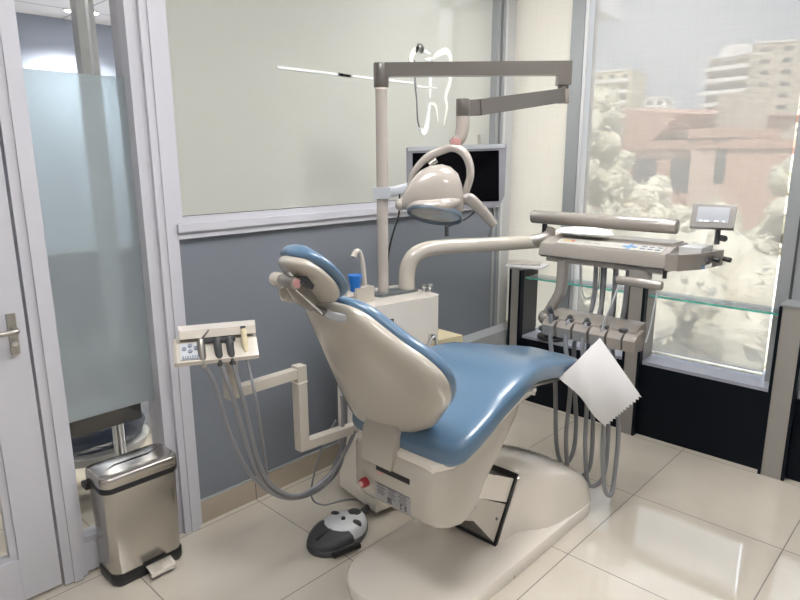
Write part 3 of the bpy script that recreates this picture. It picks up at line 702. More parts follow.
# bowl wing and filler box
b = B(); b.prism([(-.30, -.10), (-.26, -.14), (-.16, -.15), (-.16, .10), (-.26, .10), (-.30, .06)], .075, T(0, 0, .815), bev=.02); U(b, 'bowl_wing', 'ivory')
b = B(); pr = [(0, .02), (.005, .05), (.03, .085), (.06, .105), (.066, .108), (.066, .100), (.035, .08), (.012, .045), (.01, .01)]
b.axial((-.225, -.075, .862), (0, 0, 1), pr, 28); U(b, 'spittoon_bowl', 'bowl', ang=60)
b = B(); b.span((-.195, -.075, .93), (-.110, .02, .995), bev=.008); U(b, 'filler_box', 'cream')
b = B(); b.span((-.225, -.05, .960), (-.13, .02, .978), bev=.004); U(b, 'cup_rest', 'ivory')
b = B(); b.tube([(-.128, -.03, .985), (-.134, -.03, 1.07), (-.142, -.03, 1.115), (-.156, -.035, 1.137), (-.176, -.04, 1.136), (-.188, -.043, 1.118)], [.013, .011, .010, .010, .011, .012], smooth=6); U(b, 'filler_spout', 'cream')
b = B(); b.prism([(-.045, -.038), (.11, -.042), (.155, -.03), (.155, .03), (.11, .042), (-.045, .038), (-.06, .02), (-.06, -.02)], .014, T(0, 0, .930), bev=.003); U(b, 'mount_plate', 'greyplate')
for k, (x, y) in enumerate(((.145, -.085), (.165, -.10), (.178, -.085))):
    b = B(); b.cyl((x, y, .928), (x, y, .955), .009, seg=14, bev=.002); b.cyl((x, y, .955), (x, y, .972), .011, seg=14, bev=.003); U(b, 'tap', 'chrome')
# floor box behind unit
fb = tag(B().prism([(2.02, 1.86), (2.34, 1.80), (2.36, 2.08), (2.04, 2.12)], .66, T(0, 0, 0), bev=.05, seg=5).done('supply_box', 'yellowcream'), 'yellowed cream supply box beside the grey ledge', 'box')

# pipe arm + delivery tray
dt = thing('delivery_unit', 'cream dentist delivery tray on a curved pipe arm with hoses', 'dental unit', (2.45, 1.15, 1.07))
EX, EY = 1.975, 1.832
b = B(); b.tube([(EX, EY, .94), (EX, EY, 1.0), (EX + .006, EY - .004, 1.045), (EX + .03, EY - .018, 1.088), (EX + .075, EY - .045, 1.112), (EX + .15, EY - .09, 1.12), (2.30, 1.64, 1.122), (2.52, 1.515, 1.125)], [.036, .036, .036, .035, .034, .033, .032, .031], seg=24, smooth=8); b.done('pipe_arm', 'cream', dt)
b = B(); b.tube([(2.475, 1.54, 1.125), (2.52, 1.50, 1.135), (2.545, 1.475, 1.155), (2.55, 1.465, 1.19)], [.028, .03, .026, .02], seg=20); b.done('arm_joint', 'taupe', dt)
b = B(); b.cyl((2.55, 1.50, 1.165), (2.55, 1.50, 1.205), .012, seg=12); b.done('joint_bolt', 'black', dt)
b = B(); b.cyl((2.63, 1.615, 1.225), (2.63, .935, 1.225), .031, seg=24, bev=.006); b.done('balance_arm', 'taupe', dt)
for z in (-.02, .0):
    pass
# tray body
tm = Matrix(((0, 0, 1, 0), (1, 0, 0, 0), (0, 1, 0, 0), (0, 0, 0, 1)))
def yprism(poly, y0, y1): return poly
b = B()
prof = [(2.385, 1.09), (2.392, 1.128), (2.40, 1.140), (2.47, 1.160), (2.60, 1.168), (2.62, 1.155), (2.62, 1.085), (2.41, 1.078)]
MY = Matrix(((1, 0, 0, 0), (0, 0, -1, 1.428), (0, 1, 0, 0), (0, 0, 0, 1)))
b.prism(prof, .545, MY, bev=.008, seg=3); b.done('tray', 'taupe', dt)
b = B(); b.prism([(2.39, .885), (2.40, .842), (2.50, .79), (2.66, .76), (2.66, 1.0), (2.60, 1.0), (2.60, .885)], .062, T(0, 0, 1.082), bev=.008); b.done('tray_end', 'taupe', dt)
b = B(); b.span((2.405, .90, 1.062), (2.60, 1.40, 1.085), bev=.006); b.done('tray_keel', 'taupe', dt)
b = B(); b.span((2.50, .90, 1.160), (2.612, 1.40, 1.172), bev=.005); b.done('tray_mat', 'taupe', dt)
b = B(); b.span((2.52, .80, 1.140), (2.65, .885, 1.160), bev=.004); b.done('tray_glass_plate', 'alulight', dt)
sl = math.atan2(.02, .07)
kp = B(); kp.box((2.436, 1.135, 1.1515), (.055, .45, .003), rot=Matrix.Rotation(-sl, 3, 'Y'), bev=.001); kp = kp.done('keypad', 'panelgrey', dt)
def key(px_, y, w_, d_, m, nm):
    z = 1.1536 + (px_ - 2.436) * math.tan(sl)
    B().box((px_, y, z), (w_, d_, .0025), rot=Matrix.Rotation(-sl, 3, 'Y'), bev=.0008).done(nm, m, kp)
for dx, dy in ((0, 0), (.014, 0), (-.014, 0), (0, .02), (0, -.02)): key(2.438 + dx, 1.045 + dy, .012, .017, 'keyblue', 'key')
for i in range(3):
    for j in range(2): key(2.428 + .022 * j, .99 - .03 * i, .008, .02, 'keydark', 'key')
for k in range(3): key(2.440, 1.33 - .018 * k, .010, .014, ('keyyellow', 'keyyellow', 'keyred')[k], 'brand_mark')
for k in range(2): key(2.434, 1.225 - .04 * k, .006, .028, 'labelgrey', 'key')
b = B()
for k, wd in enumerate((.018, .010, .016, .012)): b.box((2.3905 + .0, .985 - .022 * k, 1.098), (.002, wd, .005))
b.done('brand_print', 'keyblue', dt)
# knobs at the end, connector
for k in range(4): 
    b = B(); b.cyl((2.50 + .035 * k, .775 - .01 * k + (.055 - .018 * k if k < 3 else 0), 1.118), (2.50 + .035 * k, .745 - .01 * k + (.055 - .018 * k if k < 3 else 0), 1.113), .010, seg=14, bev=.003); b.done('knob', 'black', dt)
b = B(); b.span((2.50, .775, 1.085), (2.64, .80, 1.10), bev=.004); b.done('side_rail', 'chrome', dt)
# display
dg = B(); DM = T(2.60, .795, 1.275) @ RZ(-80) @ Matrix.Rotation(math.radians(-26), 4, 'X')
dg.box((0, 0, 0), (.152, .026, .094), bev=.006); dp = dg.done('display', 'armshaded', dt, xf=DM)
B().box((0, -.0135, .004), (.112, .002, .062)).done('display_screen', 'lcd', dp, xf=DM)
tx = B()
for x_, w_ in ((-.04, .012), (-.02, .016), (.015, .014), (.04, .010)): tx.box((x_, -.0148, -.022), (w_, .001, .004))
tx.done('display_print', 'decal', dp, xf=DM)
b = B(); b.cyl((2.61, .775, 1.17), (2.61, .775, 1.235), .010, seg=12); b.cyl((2.60, .745, 1.195), (2.62, .765, 1.195), .012, seg=14); b.done('display_stem', 'rubber', dt)
# hanging post, holder bar, handle
b = B(); b.tube([(2.42, 1.325, 1.075), (2.42, 1.325, 1.0), (2.415, 1.33, .93), (2.405, 1.365, .855), (2.40, 1.385, .815)], [.026, .026, .025, .024, .024], sq=(1, .8, 3.5), seg=20); b.done('holder_post', 'taupe', dt)
b = B(); b.ell((2.40, 1.385, .81), (.034, .034, .034)); b.done('post_knuckle', 'taupe', dt)
b = B(); hp = [(0, .78)]
ys = [1.365, 1.285, 1.205, 1.125, 1.045, .955]
b.prism([(2.352, .765), (2.346, .80), (2.356, .828), (2.40, .85), (2.452, .852), (2.458, .80), (2.44, .762)], .385, Matrix(((1, 0, 0, 0), (0, 0, -1, 1.345), (0, 1, 0, 0), (0, 0, 0, 1))), bev=.008); b.done('instrument_holder', 'taupe', dt)
slots = (1.318, 1.246, 1.168, 1.09, 1.012)
edges = [1.35] + [(slots[i] + slots[i + 1]) / 2 for i in range(4)] + [.955]
for i in range(5):
    # scalloped finger blocks in front of the bar
    pass
fy = [1.355, 1.30], [1.285, 1.222], [1.212, 1.150], [1.138, 1.072], [1.062, 1.002], [.995, .945]
for y1, y0 in fy:
    b = B(); b.prism([(2.325, .755), (2.318, .80), (2.335, .818), (2.40, .832), (2.40, .75)], y1 - y0, Matrix(((1, 0, 0, 0), (0, 0, -1, y1), (0, 1, 0, 0), (0, 0, 0, 1))), bev=.012, seg=4); b.done('holder_finger', 'taupe', dt)
for s_ in slots:
    b = B(); b.axial((2.362, s_, .822), (0, 0, 1), [(0, .018), (.008, .019), (.013, .016), (.014, .008)], 18); b.done('slot_insert', 'rubber', dt)
b = B(); b.cyl((2.375, 1.06, 1.025), (2.375, .88, 1.025), .018, seg=20, bev=.006); b.done('handle', 'taupe', dt)
b = B(); b.cyl((2.375, 1.064, 1.025), (2.375, 1.055, 1.025), .016, seg=18); b.done('handle_cap', 'rubber', dt)
b = B(); b.span((2.39, .955, 1.03), (2.46, 1.02, 1.07), bev=.005); b.done('handle_bracket', 'taupe', dt)
b = B(); b.cyl((2.40, .885, 1.05), (2.40, .885, 1.08), .008, seg=10); b.done('hook', 'black', dt)
b = B(); b.tube([(2.36, 1.045, 1.01), (2.35, 1.06, .94), (2.345, 1.085, .86), (2.345, 1.10, .80), (2.335, 1.13, .76)], .0045, smooth=6); b.done('suction_wire', 'collar', dt)
b = B(); b.tube([(2.372, .895, 1.01), (2.36, .90, .93), (2.355, .905, .86), (2.352, .915, .80)], .0035, smooth=6); b.done('suction_wire', 'collar', dt)
# four hose loops
def hose(pts, nm='hose', m='hose', r_=.0095, par=dt): return B().tube(pts, r_, smooth=10, seg=12).done(nm, m, par)
loops = [((2.335, 1.318), (1.255, .165, 1.215), 1.20), ((2.335, 1.246), (1.205, .115, 1.135), 1.16), ((2.335, 1.168), (1.115, .112, 1.065), 1.11), ((2.335, 1.09), (1.035, .10, 1.02), 1.06)]
for i, ((x, y), (yb, zb, yu), yt) in enumerate(loops):
    hose(([(x - .008, y + .004, .85), (x, y, .80)] if i == 0 else [(x + .028, y, .832), (x + .004, y, .812)]) + [(x - .010, y - .006, .72), (x - .005, y - .035, .55), (x, yb + .015, .32), (x + .01, yb, zb + .04), (x + .03, yb - .02, zb), (x + .055, yu - .005, zb + .06), (x + .075, yu, .36), (x + .085, yu + .03, .6), (x + .09, (yu + yt) / 2 + .04, .74), (2.47, yt + .005, .87), (2.475, yt, 1.075)], m='hose')
hose([(2.345, 1.318, .80), (2.335, 1.325, .86), (2.325, 1.33, .875)], 'handpiece', 'hosedark', .012)
for y in (1.246, 1.168): hose([(2.362, y, .80), (2.365, y, .835), (2.358, y + .005, .845)], 'handpiece', 'hosedark', .010)
for y in (1.19, 1.135, 1.08):
    hose([(2.52, y, 1.07), (2.52, y - .003, .95), (2.515, y - .006, .84), (2.49, y - .01, .76)], 'supply_hose', 'hosedark', .010)
hose([(2.5, 1.29, 1.07), (2.5, 1.27, .93), (2.5, 1.245, .90), (2.5, 1.20, .95), (2.49, 1.19, 1.07)], 'thin_tube', 'alulight', .003)

# paper bib hanging from the holder, paper on the tray
def quad(a, b_, c, d):
    a, b_, c, d = map(V, (a, b_, c, d))
    return lambda u, v: (a * (1 - u) * (1 - v) + b_ * u * (1 - v) + c * u * v + d * (1 - u) * v)
pb = B()
top, lft, bot, rgt = V((2.318, 1.088, .792)), V((2.105, 1.14, .667)), V((2.29, 1.022, .436)), V((2.305, .895, .592))
def fp(u, v):
    q = quad(top, rgt, bot, lft)(u, v); k = math.sin(PI * u) * math.sin(PI * v)
    x = q[0] + .018 * math.sin(2.4 * PI * (u - v)) * v * .6 - .012 * k
    if u > 1 - 1e-6: pass
    return V((x, q[1], q[2]))
n_ = 24
pts = []
P_ = [[fp(i / n_, j / n_) for j in range(n_ + 1)] for i in range(n_ + 1)]
for j in range(n_ + 1):       # saw-tooth tear along the edge from the right corner to the bottom
    d = (P_[n_][j] - P_[n_ - 1][j])
    if j % 2: P_[n_][j] = P_[n_][j] - d * .9
A = [[pb.bm.verts.new(q) for q in rw] for rw in P_]; A2 = [[pb.bm.verts.new(q + V((.0008, 0, 0))) for q in rw] for rw in P_]
for i in range(n_):
    for j in range(n_):
        pb.bm.faces.new((A[i][j], A[i][j + 1], A[i + 1][j + 1], A[i + 1][j])); pb.bm.faces.new((A2[i][j], A2[i + 1][j], A2[i + 1][j + 1], A2[i][j + 1]))
for i in range(n_):
    pb.bm.faces.new((A[i][0], A[i + 1][0], A2[i + 1][0], A2[i][0])); pb.bm.faces.new((A[i][n_], A2[i][n_], A2[i + 1][n_], A[i + 1][n_]))
    pb.bm.faces.new((A[0][i], A2[0][i], A2[0][i + 1], A[0][i + 1])); pb.bm.faces.new((A[n_][i], A[n_][i + 1], A2[n_][i + 1], A2[n_][i]))
tag(pb.done('paper_towel', 'paper'), 'white torn paper sheet hanging by a corner from the instrument holder', 'paper')
b = B()
oc = [(-.10, -.05), (-.085, -.02), (-.04, .01), (.04, .03), (.10, .02), (.125, -.01), (.10, -.045), (.02, -.058), (-.06, -.06)]
def fdisc(q, z): return V((2.52 + q[1] * 1.2, 1.285 - q[0] * 1.1, z + .006))
b.loft([[fdisc(q, 1.177 + (.012 if -.05 < q[0] < .11 and q[1] > -.03 else .002)) for q in oc], [fdisc((q[0] * .8, q[1] * .8), 1.197) for q in oc], [fdisc((q[0] * .4, q[1] * .4), 1.202) for q in oc]]); 
tag(b.done('paper_liner', 'paper', ang=70), 'white paper liner folded on the delivery tray top', 'paper')

# ------------------------------------------------------------------ operating light
ol = thing('operating_light', 'cream dental operating lamp on tall mast and two jointed arms', 'lamp', (1.856, 1.855, .94))
mx, my = 1.853, 1.856
B().cyl((mx, my, .94), (mx, my, 1.80), .0235, seg=28).done('mast', 'lampshell', ol)
b = B(); b.cyl((mx, my, 1.775), (mx, my, 1.868), .030, seg=24, bev=.003); b.done('mast_head', 'armshaded', ol)
B().cyl((mx, my, 1.768), (mx, my, 1.776), .026, seg=24).done('mast_ring', 'ivory', ol)
ex, ey = 2.330, 1.318
d = V((ex - mx, ey - my, 0)); Lh = d.length; an = math.atan2(d.y, d.x)
R3 = Matrix.Rotation(an, 3, 'Z')
b = B(); b.box(((mx + ex) / 2, (my + ey) / 2, 1.842), (Lh + .05, .046, .052), rot=R3, bev=.009); b.done('upper_arm', 'armshaded', ol)
b = B(); b.box((ex, ey, 1.822), (.052, .052, .085), rot=R3, bev=.01); b.cyl((ex, ey, 1.755), (ex, ey, 1.79), .022, seg=20); b.done('arm_elbow', 'armshaded', ol)
lx, ly, lz = 1.675, 1.305, 1.655
d2 = V((lx - ex, ly - ey, lz - 1.742)); an2 = math.atan2(d2.y, d2.x); el = math.asin(d2.z / d2.length)
R2 = Matrix.Rotation(an2, 3, 'Z') @ Matrix.Rotation(-el, 3, 'Y')
c0 = V((ex, ey, 1.742))
b = B(); b.cyl((ex, ey, 1.71), (ex, ey, 1.765), .026, seg=22, bev=.004); b.done('elbow_cap', 'taupe', ol)
b = B(); b.box(c0 + d2 * .46, (d2.length * .86, .044, .052), rot=R2, bev=.009); b.done('spring_arm', 'armshaded', ol)
b = B(); b.box(c0 + d2 * .94, (.07, .036, .046), rot=R2, bev=.006); b.cyl((lx, ly, 1.632), (lx, ly, 1.688), .0225, seg=24, bev=.003); b.done('spring_arm_head', 'armshaded', ol)
b = B(); b.tube([(lx, ly, 1.64), (lx, ly, 1.60), (lx - .006, ly + .006, 1.565), (lx - .024, ly + .022, 1.545)], [.022, .022, .020, .018], seg=22, smooth=6); b.done('drop_tube', 'lampshell', ol)
LM = T(1.60, 1.30, 1.365) @ RZ(-46.5) @ T(-.050, 0, .020) @ Matrix.Diagonal((.93, 1, 1, 1))
def LO(b, nm, m, ang=45): return b.done(nm, m, ol, xf=LM, ang=ang)
b = B(); b.tube([(.078, .0, .178), (.076, .0, .162), (.074, .0, .148)], [.018, .018, .016], seg=18); LO(b, 'yoke_neck', 'pink')
# yoke: arch over the lamp body
b = B(); b.tube([(-.085, .03, .030), (-.062, .03, .078), (-.020, .025, .118), (.035, .015, .143), (.073, .0, .150), (.105, -.01, .132), (.124, -.012, .098), (.128, -.008, .06), (.118, -.0, .02), (.110, 0, -.004)], [.011, .017, .021, .022, .021, .019, .018, .018, .018, .016], seg=20, sq=(.62, 1.0, 3)); LO(b, 'yoke', 'lampshell')
# lamp body: sections along the local x axis
sec = [(-.108, .012, .016, -.012, -.030), (-.098, .03, .034, -.010, -.020), (-.075, .045, .056, -.006, -.006), (-.045, .052, .074, -.002, .004), (-.01, .055, .086, 0, .008), (.03, .056, .092, 0, .006), (.06, .054, .092, 0, -.002), (.085, .046, .082, 0, -.012), (.10, .03, .058, 0, -.022), (.108, .012, .024, 0, -.030)]
b = B(); b.loft([[V((x, yc + ry * math.copysign(abs(math.cos(a)) ** .8, math.cos(a)), zc + (rz if math.sin(a) > 0 else rz * .62) * math.copysign(abs(math.sin(a)) ** .8, math.sin(a)))) for a in [2 * PI * k / 36 for k in range(36)]] for x, ry, rz, yc, zc in sec]); LO(b, 'lamp_body', 'lampshell', 70)
b = B(); b.ell((-.112, -.004, -.03), (.020, .02, .02)); b.tube([(-.10, -.003, -.028), (-.05, -.045, -.034), (.03, -.058, -.030), (.085, -.03, -.018)], [.016, .022, .024, .016], seg=16); LO(b, 'pivot_bar', 'lampshell')
# bezel and lens facing down and forward
FM = LM @ T(.006, -.035, -.060) @ Matrix.Rotation(math.radians(9), 4, 'Y') @ Matrix.Rotation(math.radians(-33), 4, 'X')
def oval(a_, b_, z, N=36): return [V((a_ * math.cos(2 * PI * k / N), b_ * math.sin(2 * PI * k / N), z)) for k in range(N)]
b = B(); b.loft([oval(.094, .050, .012), oval(.098, .054, .0), oval(.097, .053, -.006), oval(.094, .051, -.009), oval(.089, .047, -.006), oval(.084, .043, .0)]); b.done('bezel', 'bezel', ol, xf=FM)
b = B(); b.loft([oval(.086, .045, -.001), oval(.05, .024, -.004), oval(.01, .006, -.005)]); b.done('lens', 'lampglass', ol, xf=FM, ang=60)
b = B(); b.cyl((.10, 0, -.01), (.125, -.008, -.012), .020, seg=18, bev=.003); b.tube([(.122, -.006, -.012), (.135, -.012, -.018), (.175, -.03, -.055), (.212, -.045, -.095)], [.020, .020, .018, .014], seg=18, sq=(1, .75, 3)); LO(b, 'handle', 'taupe')
b = B(); b.cyl((-.012, .005, .095), (.012, .005, .112), .010, seg=12); LO(b, 'yoke_bolt', 'satin')

# ------------------------------------------------------------------ monitor on the mast
mo = thing('monitor', 'silver grey flat monitor with black screen clamped to the lamp mast', 'monitor', (2.21, 1.78, 1.27))
b = B(); b.box((mx, my, 1.362), (.070, .064, .046), rot=R3, bev=.005); b.done('clamp', 'collar', mo)
b = B(); b.tube([(mx + .02, my, 1.362), (1.96, 1.875, 1.366), (2.07, 1.885, 1.38), (2.19, 1.865, 1.40)], .021, seg=16, sq=(1, .8, 4)); b.done('bracket', 'collar', mo)
MM = T(2.235, 1.775, 1.414) @ RZ(-53) @ Matrix.Rotation(math.radians(-1.5), 4, 'Y') @ Matrix.Rotation(math.radians(-9), 4, 'X')
b = B(); b.prism([(-.218, .137), (-.218, -.080), (-.205, -.128), (-.17, -.135), (.165, -.135), (.198, -.118), (.214, -.085), (.224, .137)], .035, Matrix(((1, 0, 0, 0), (0, 0, -1, .0175), (0, 1, 0, 0), (0, 0, 0, 1))), bev=.006); b.done('monitor_case', 'monitor', mo, xf=MM)
B().span((-.190, -.0195, -.108), (.190, -.0165, .112)).done('monitor_screen', 'screen', mo, xf=MM)
B().span((-.21, -.022, .122), (.216, .02, .140), bev=.004).done('top_strip', 'collar', mo, xf=MM)
b = B(); b.span((-.05, .017, -.06), (.05, .045, .06), bev=.01); b.done('back_mount', 'rubber', mo, xf=MM)
b = B(); b.tube([(.105, .02, .12), (.105, .02, .19)], .007, seg=10); b.done('antenna', 'satin', mo, xf=MM)
def cable(pts, label, m='black', r_=.004, nm='cable'): return tag(B().tube(pts, r_, smooth=10, seg=8).done(nm, m), label, 'cable')
cable([(1.93, 1.83, 1.355), (1.935, 1.84, 1.27), (1.91, 1.85, 1.19), (1.89, 1.855, 1.12), (1.885, 1.86, 1.06)], 'thin black cable hanging beside the lamp mast')
r = thing('plug_cable', 'black cable with loose plug hanging below the monitor', 'cable', (2.13, 1.75, 1.14))
B().tube([(2.30, 1.70, 1.29), (2.26, 1.70, 1.255), (2.20, 1.72, 1.225), (2.145, 1.75, 1.205)], .0035, smooth=8, seg=8).done('lead', 'black', r)
B().cyl((2.145, 1.75, 1.21), (2.148, 1.75, 1.165), .009, seg=12).done('plug', 'rubber', r)
cable([(2.36, 1.66, 1.29), (2.37, 1.66, 1.22), (2.345, 1.66, 1.165), (2.33, 1.66, 1.14)], 'thin grey cable hanging below the monitor corner', 'rubber', .003)

# ------------------------------------------------------------------ cup
r = thing('plastic_cup', 'bright blue plastic cup under the water spout', 'cup', (1.672, 1.835, .978))
b = B(); b.axial((1.672, 1.835, .978), (0, 0, 1), [(0, .018), (.003, .0195), (.062, .0275), (.065, .0285), (.0665, .0275), (.062, .0255), (.006, .018), (.005, .003)], 28); b.done('cup_body', 'cup', r)
b = B(); b.axial((1.672, 1.835, 1.040), (0, 0, 1), [(0, .0285), (.003, .0298), (.006, .0285)], 28); b.done('cup_rim', 'cup', r)

# ------------------------------------------------------------------ assistant console
ac = thing('assistant_console', 'cream assistant holder on a stepped arm with suction hoses', 'dental unit', (.97, 1.70, .80))
yA = 1.70
b = B(); b.box((1.41, 1.685, .492), (.30, .036, .034), rot=Matrix.Rotation(-.10, 3, 'Z'), bev=.006); b.done('lower_arm', 'cream', ac)
b = B(); b.box((1.275, yA, .635), (.038, .038, .32), bev=.007); b.done('upright', 'cream', ac)
b = B(); b.box((1.275, yA, .735), (.041, .041, .006), bev=.002); b.done('joint_ring', 'ivory', ac)
b = B(); b.box((1.14, yA, .770), (.31, .034, .034), bev=.006); b.done('upper_arm', 'cream', ac)
b = B(); b.box((1.005, yA, .835), (.036, .036, .15), bev=.006); b.done('console_post', 'cream', ac)
CM = T(.965, 1.70, .90) @ RZ(-27)
pf = [(-.062, .0), (-.064, .012), (-.010, .058), (.025, .066), (.035, .0)]     # (y,z) profile
b = B(); b.loft([[V((x, y * sy, z * sz)) for y, z in pf] for x, sy, sz in ((-.128, .92, .9), (-.120, 1, 1), (.108, 1, 1), (.120, .92, .9))]); b.done('console_face', 'cream', ac, xf=CM, ang=25)
b = B(); b.prism([(-.108, -.016), (.118, -.016), (.124, .05), (-.112, .05)], .026, T(0, 0, .070), bev=.008); b.done('console_lid', 'ivory', ac, xf=CM)
b = B(); b.span((-.04, -.026, .057), (.055, -.014, .066), bev=.002); b.done('console_slot', 'ink', ac, xf=CM)
sl2 = math.atan2(.046, .054); KM = CM @ T(0, -.037, .0365) @ Matrix.Rotation(sl2, 4, 'X')
kp2 = B().box((-.080, 0, .0), (.058, .058, .003), bev=.001).done('keypad', 'collar', ac, xf=KM)
for dx, dy in ((0, .017), (0, -.003), (-.017, .007), (.017, .007)): B().cyl((-.080 + dx, dy + .003, .001), (-.080 + dx, dy + .003, .004), .0068, seg=16).done('key', 'keydark', kp2, xf=KM)
tx = B()
for k in range(7): tx.box((-.102 + .007 * k, -.020, .0022), (.0045, .007 if k % 2 else .010, .001))
tx.box((-.08, -.026, .0022), (.045, .0015, .001)); tx.done('keypad_print', 'keydark', kp2, xf=KM)
def CP(x, y, z): return CM @ V((x, y, z))
hp = [(-.048, .028), (.000, .028), (.036, .028), (.080, .034)]
for i, (x, z) in enumerate(hp):
    b = B()
    if i < 3: b.tube([CP(x, -.030, z + .042), CP(x, -.040, z + .02), CP(x + .002, -.052, z - .012), CP(x + .004, -.056, z - .04)], [.0085, .012, .011, .009], seg=14)
    else: b.tube([CP(x, -.022, z + .055), CP(x + .001, -.034, z + .02), CP(x + .003, -.05, z - .02)], [.008, .010, .006], seg=14)
    b.done('handpiece', ('satin', 'rubber', 'rubber', 'yellowcream')[i], ac)
B().tube([CP(-.048, -.03, .068), CP(-.03, -.02, .085), CP(-.02, -.012, .095)], .0028, seg=8).done('syringe_tip', 'chrome', ac)
B().cyl(CP(.08, -.02, .082), CP(.08, -.016, .096), .008, seg=12).done('handpiece_tip', 'rubber', ac)
def hs(pts, r_): return hose(pts, 'suction_hose', 'hose', r_, ac)
hs([CP(-.046, -.056, .0), (0.926, 1.66, 0.828), (0.983, 1.68, 0.619), (1.065, 1.69, 0.441), (1.19, 1.7, 0.316), (1.341, 1.72, 0.269), (1.458, 1.72, 0.315), (1.489, 1.71, 0.434), (1.473, 1.68, 0.612)], .0068)
hs([CP(.004, -.056, .0), (0.97, 1.64, 0.788), (1.033, 1.66, 0.555), (1.109, 1.67, 0.393), (1.239, 1.69, 0.303), (1.383, 1.71, 0.297), (1.454, 1.7, 0.408), (1.455, 1.68, 0.537), (1.436, 1.66, 0.648)], .0078)
hs([CP(.040, -.056, .0), (0.995, 1.62, 0.769), (1.049, 1.64, 0.538), (1.119, 1.66, 0.404), (1.241, 1.68, 0.314), (1.392, 1.69, 0.334), (1.472, 1.68, 0.416), (1.497, 1.66, 0.488)], .0072)
hs([CP(.083, -.05, .0), (1.016, 1.58, 0.774), (1.056, 1.62, 0.613), (1.107, 1.68, 0.447)], .005)

# ------------------------------------------------------------------ foot control
fc = thing('foot_control', 'white and dark grey oval foot control on the tiles', 'pedal', (1.49, 1.765, 0))
FC = T(1.475, 1.745, 0) @ RZ(8)
def FO(b, nm, m, ang=45): return b.done(nm, m, fc, xf=FC, ang=ang)
def egg(a_, b_, z, N=40, dx=0, zf=None):
    out = []
    for k in range(N):
        t = 2 * PI * k / N; x = a_ * math.cos(t); y = b_ * math.sin(t) * (1 - .12 * math.cos(t))
        out.append(V((x + dx, y, z if zf is None else zf(x, y, z))))
    return out
b = B(); b.loft([egg(.150, .098, 0), egg(.152, .10, .006), egg(.150, .099, .02), egg(.143, .092, .026)]); FO(b, 'pedal_base', 'rubber')
def dome(x, y, z): return z + .012 * (x / .15)
b = B(); b.loft([egg(.105, .090, .022, dx=.035), egg(.106, .091, .035, dx=.035), egg(.100, .084, .052, dx=.036), egg(.085, .068, .064, dx=.036), egg(.05, .04, .069, dx=.036)]); FO(b, 'pedal_cover', 'pedalwhite', 60)
# treadle: front half dome
b = B(); rr = []
for z, k in ((.026, 1.0), (.040, 1.0), (.052, .92), (.060, .75), (.063, .4)):
    ring = []
    for i in range(21):
        t = math.radians(92 + 176 * i / 20); ring.append(V((.148 * k * math.cos(t) * .93 - .012, .094 * k * math.sin(t), z)))
    ring += [V((-.004 - .008 * math.cos(PI * s_ / 6 - PI / 2), -.094 * k + .188 * k * s_ / 6, z)) for s_ in range(1, 6)]
    rr.append(ring)
b.loft(rr); FO(b, 'treadle', 'rubber', 40)
b = B(); b.span((-.13, -.0015, .050), (-.02, .0015, .0645)); FO(b, 'treadle_groove', 'black')
for x, y, a_, b_, m in ((.093, 0, .034, .030, 'rubber'), (.045, .055, .014, .024, 'rubber'), (.045, -.055, .014, .024, 'rubber'), (.028, 0, .009, .009, 'rubber')):
    b = B(); z0 = .058 if abs(y) > .01 or x > .08 else .066
    b.loft([[V((x + a_ * k * math.cos(2 * PI * i / 24), y + b_ * k * math.sin(2 * PI * i / 24), z)) for i in range(24)] for k, z in ((1, z0 - .02), (1, z0 + .006), (.9, z0 + .010), (.4, z0 + .012))]); FO(b, 'foot_button', m)
b = B(); b.box((-.07, -.10, .018), (.12, .014, .016), bev=.004, rot=Matrix.Rotation(-.35, 3, 'Z')); FO(b, 'side_pedal', 'black')
b = B(); b.tube([tuple(FC @ V((.14, 0, .03))), (1.68, 1.79, .025), (1.76, 1.775, .022), (1.85, 1.74, .02), (1.95, 1.66, .02)], .016, smooth=8); b.done('cable_sleeve', 'hosedark', fc)
cable([(1.52, 1.80, .48), (1.48, 1.86, .32), (1.50, 1.95, .10), (1.58, 1.97, .008), (1.68, 1.93, .006), (1.78, 1.84, .006)], 'thin grey cable trailing over the tiles behind the foot control', 'hose', .004)

# ------------------------------------------------------------------ magazines, round dish on the sill
r = thing('magazine', 'grey magazine lying on the corner post', 'magazine', (3.29, 2.07, .845))
B().box((3.305, 2.055, .852), (.17, .225, .008), rot=Matrix.Rotation(.25, 3, 'Z'), bev=.002).done('page_block', 'paper', r)
B().box((3.308, 2.052, .8575), (.172, .228, .003), rot=Matrix.Rotation(.25, 3, 'Z')).done('cover', 'paper', r)
r2 = thing('magazine', 'top magazine with a printed brownish cover on the corner post', 'magazine', (3.30, 2.06, .859))
B().box((3.315, 2.08, .8625), (.15, .20, .006), rot=Matrix.Rotation(.45, 3, 'Z'), bev=.001).done('page_block', 'paper', r2)
B().box((3.315, 2.08, .8665), (.152, .202, .002), rot=Matrix.Rotation(.45, 3, 'Z')).done('cover', 'magazine', r2)
r = thing('round_stand', 'black two tier round stand on the window sill', 'stand', (3.31, 1.86, .422))
b = B(); b.axial((3.305, 1.86, .422), (0, 0, 1), [(0, .07), (.004, .085), (.016, .09), (.022, .086), (.024, .05)], 32); b.done('lower_disc', 'black', r)
b = B(); b.axial((3.305, 1.86, .445), (0, 0, 1), [(0, .04), (.02, .045), (.03, .075), (.036, .082), (.046, .08), (.052, .06), (.053, .01)], 32); b.done('upper_disc', 'rubber', r)
b = B(); b.cyl((3.305, 1.86, .49), (3.305, 1.86, .525), .018, seg=18, bev=.004); b.done('knob', 'black', r)

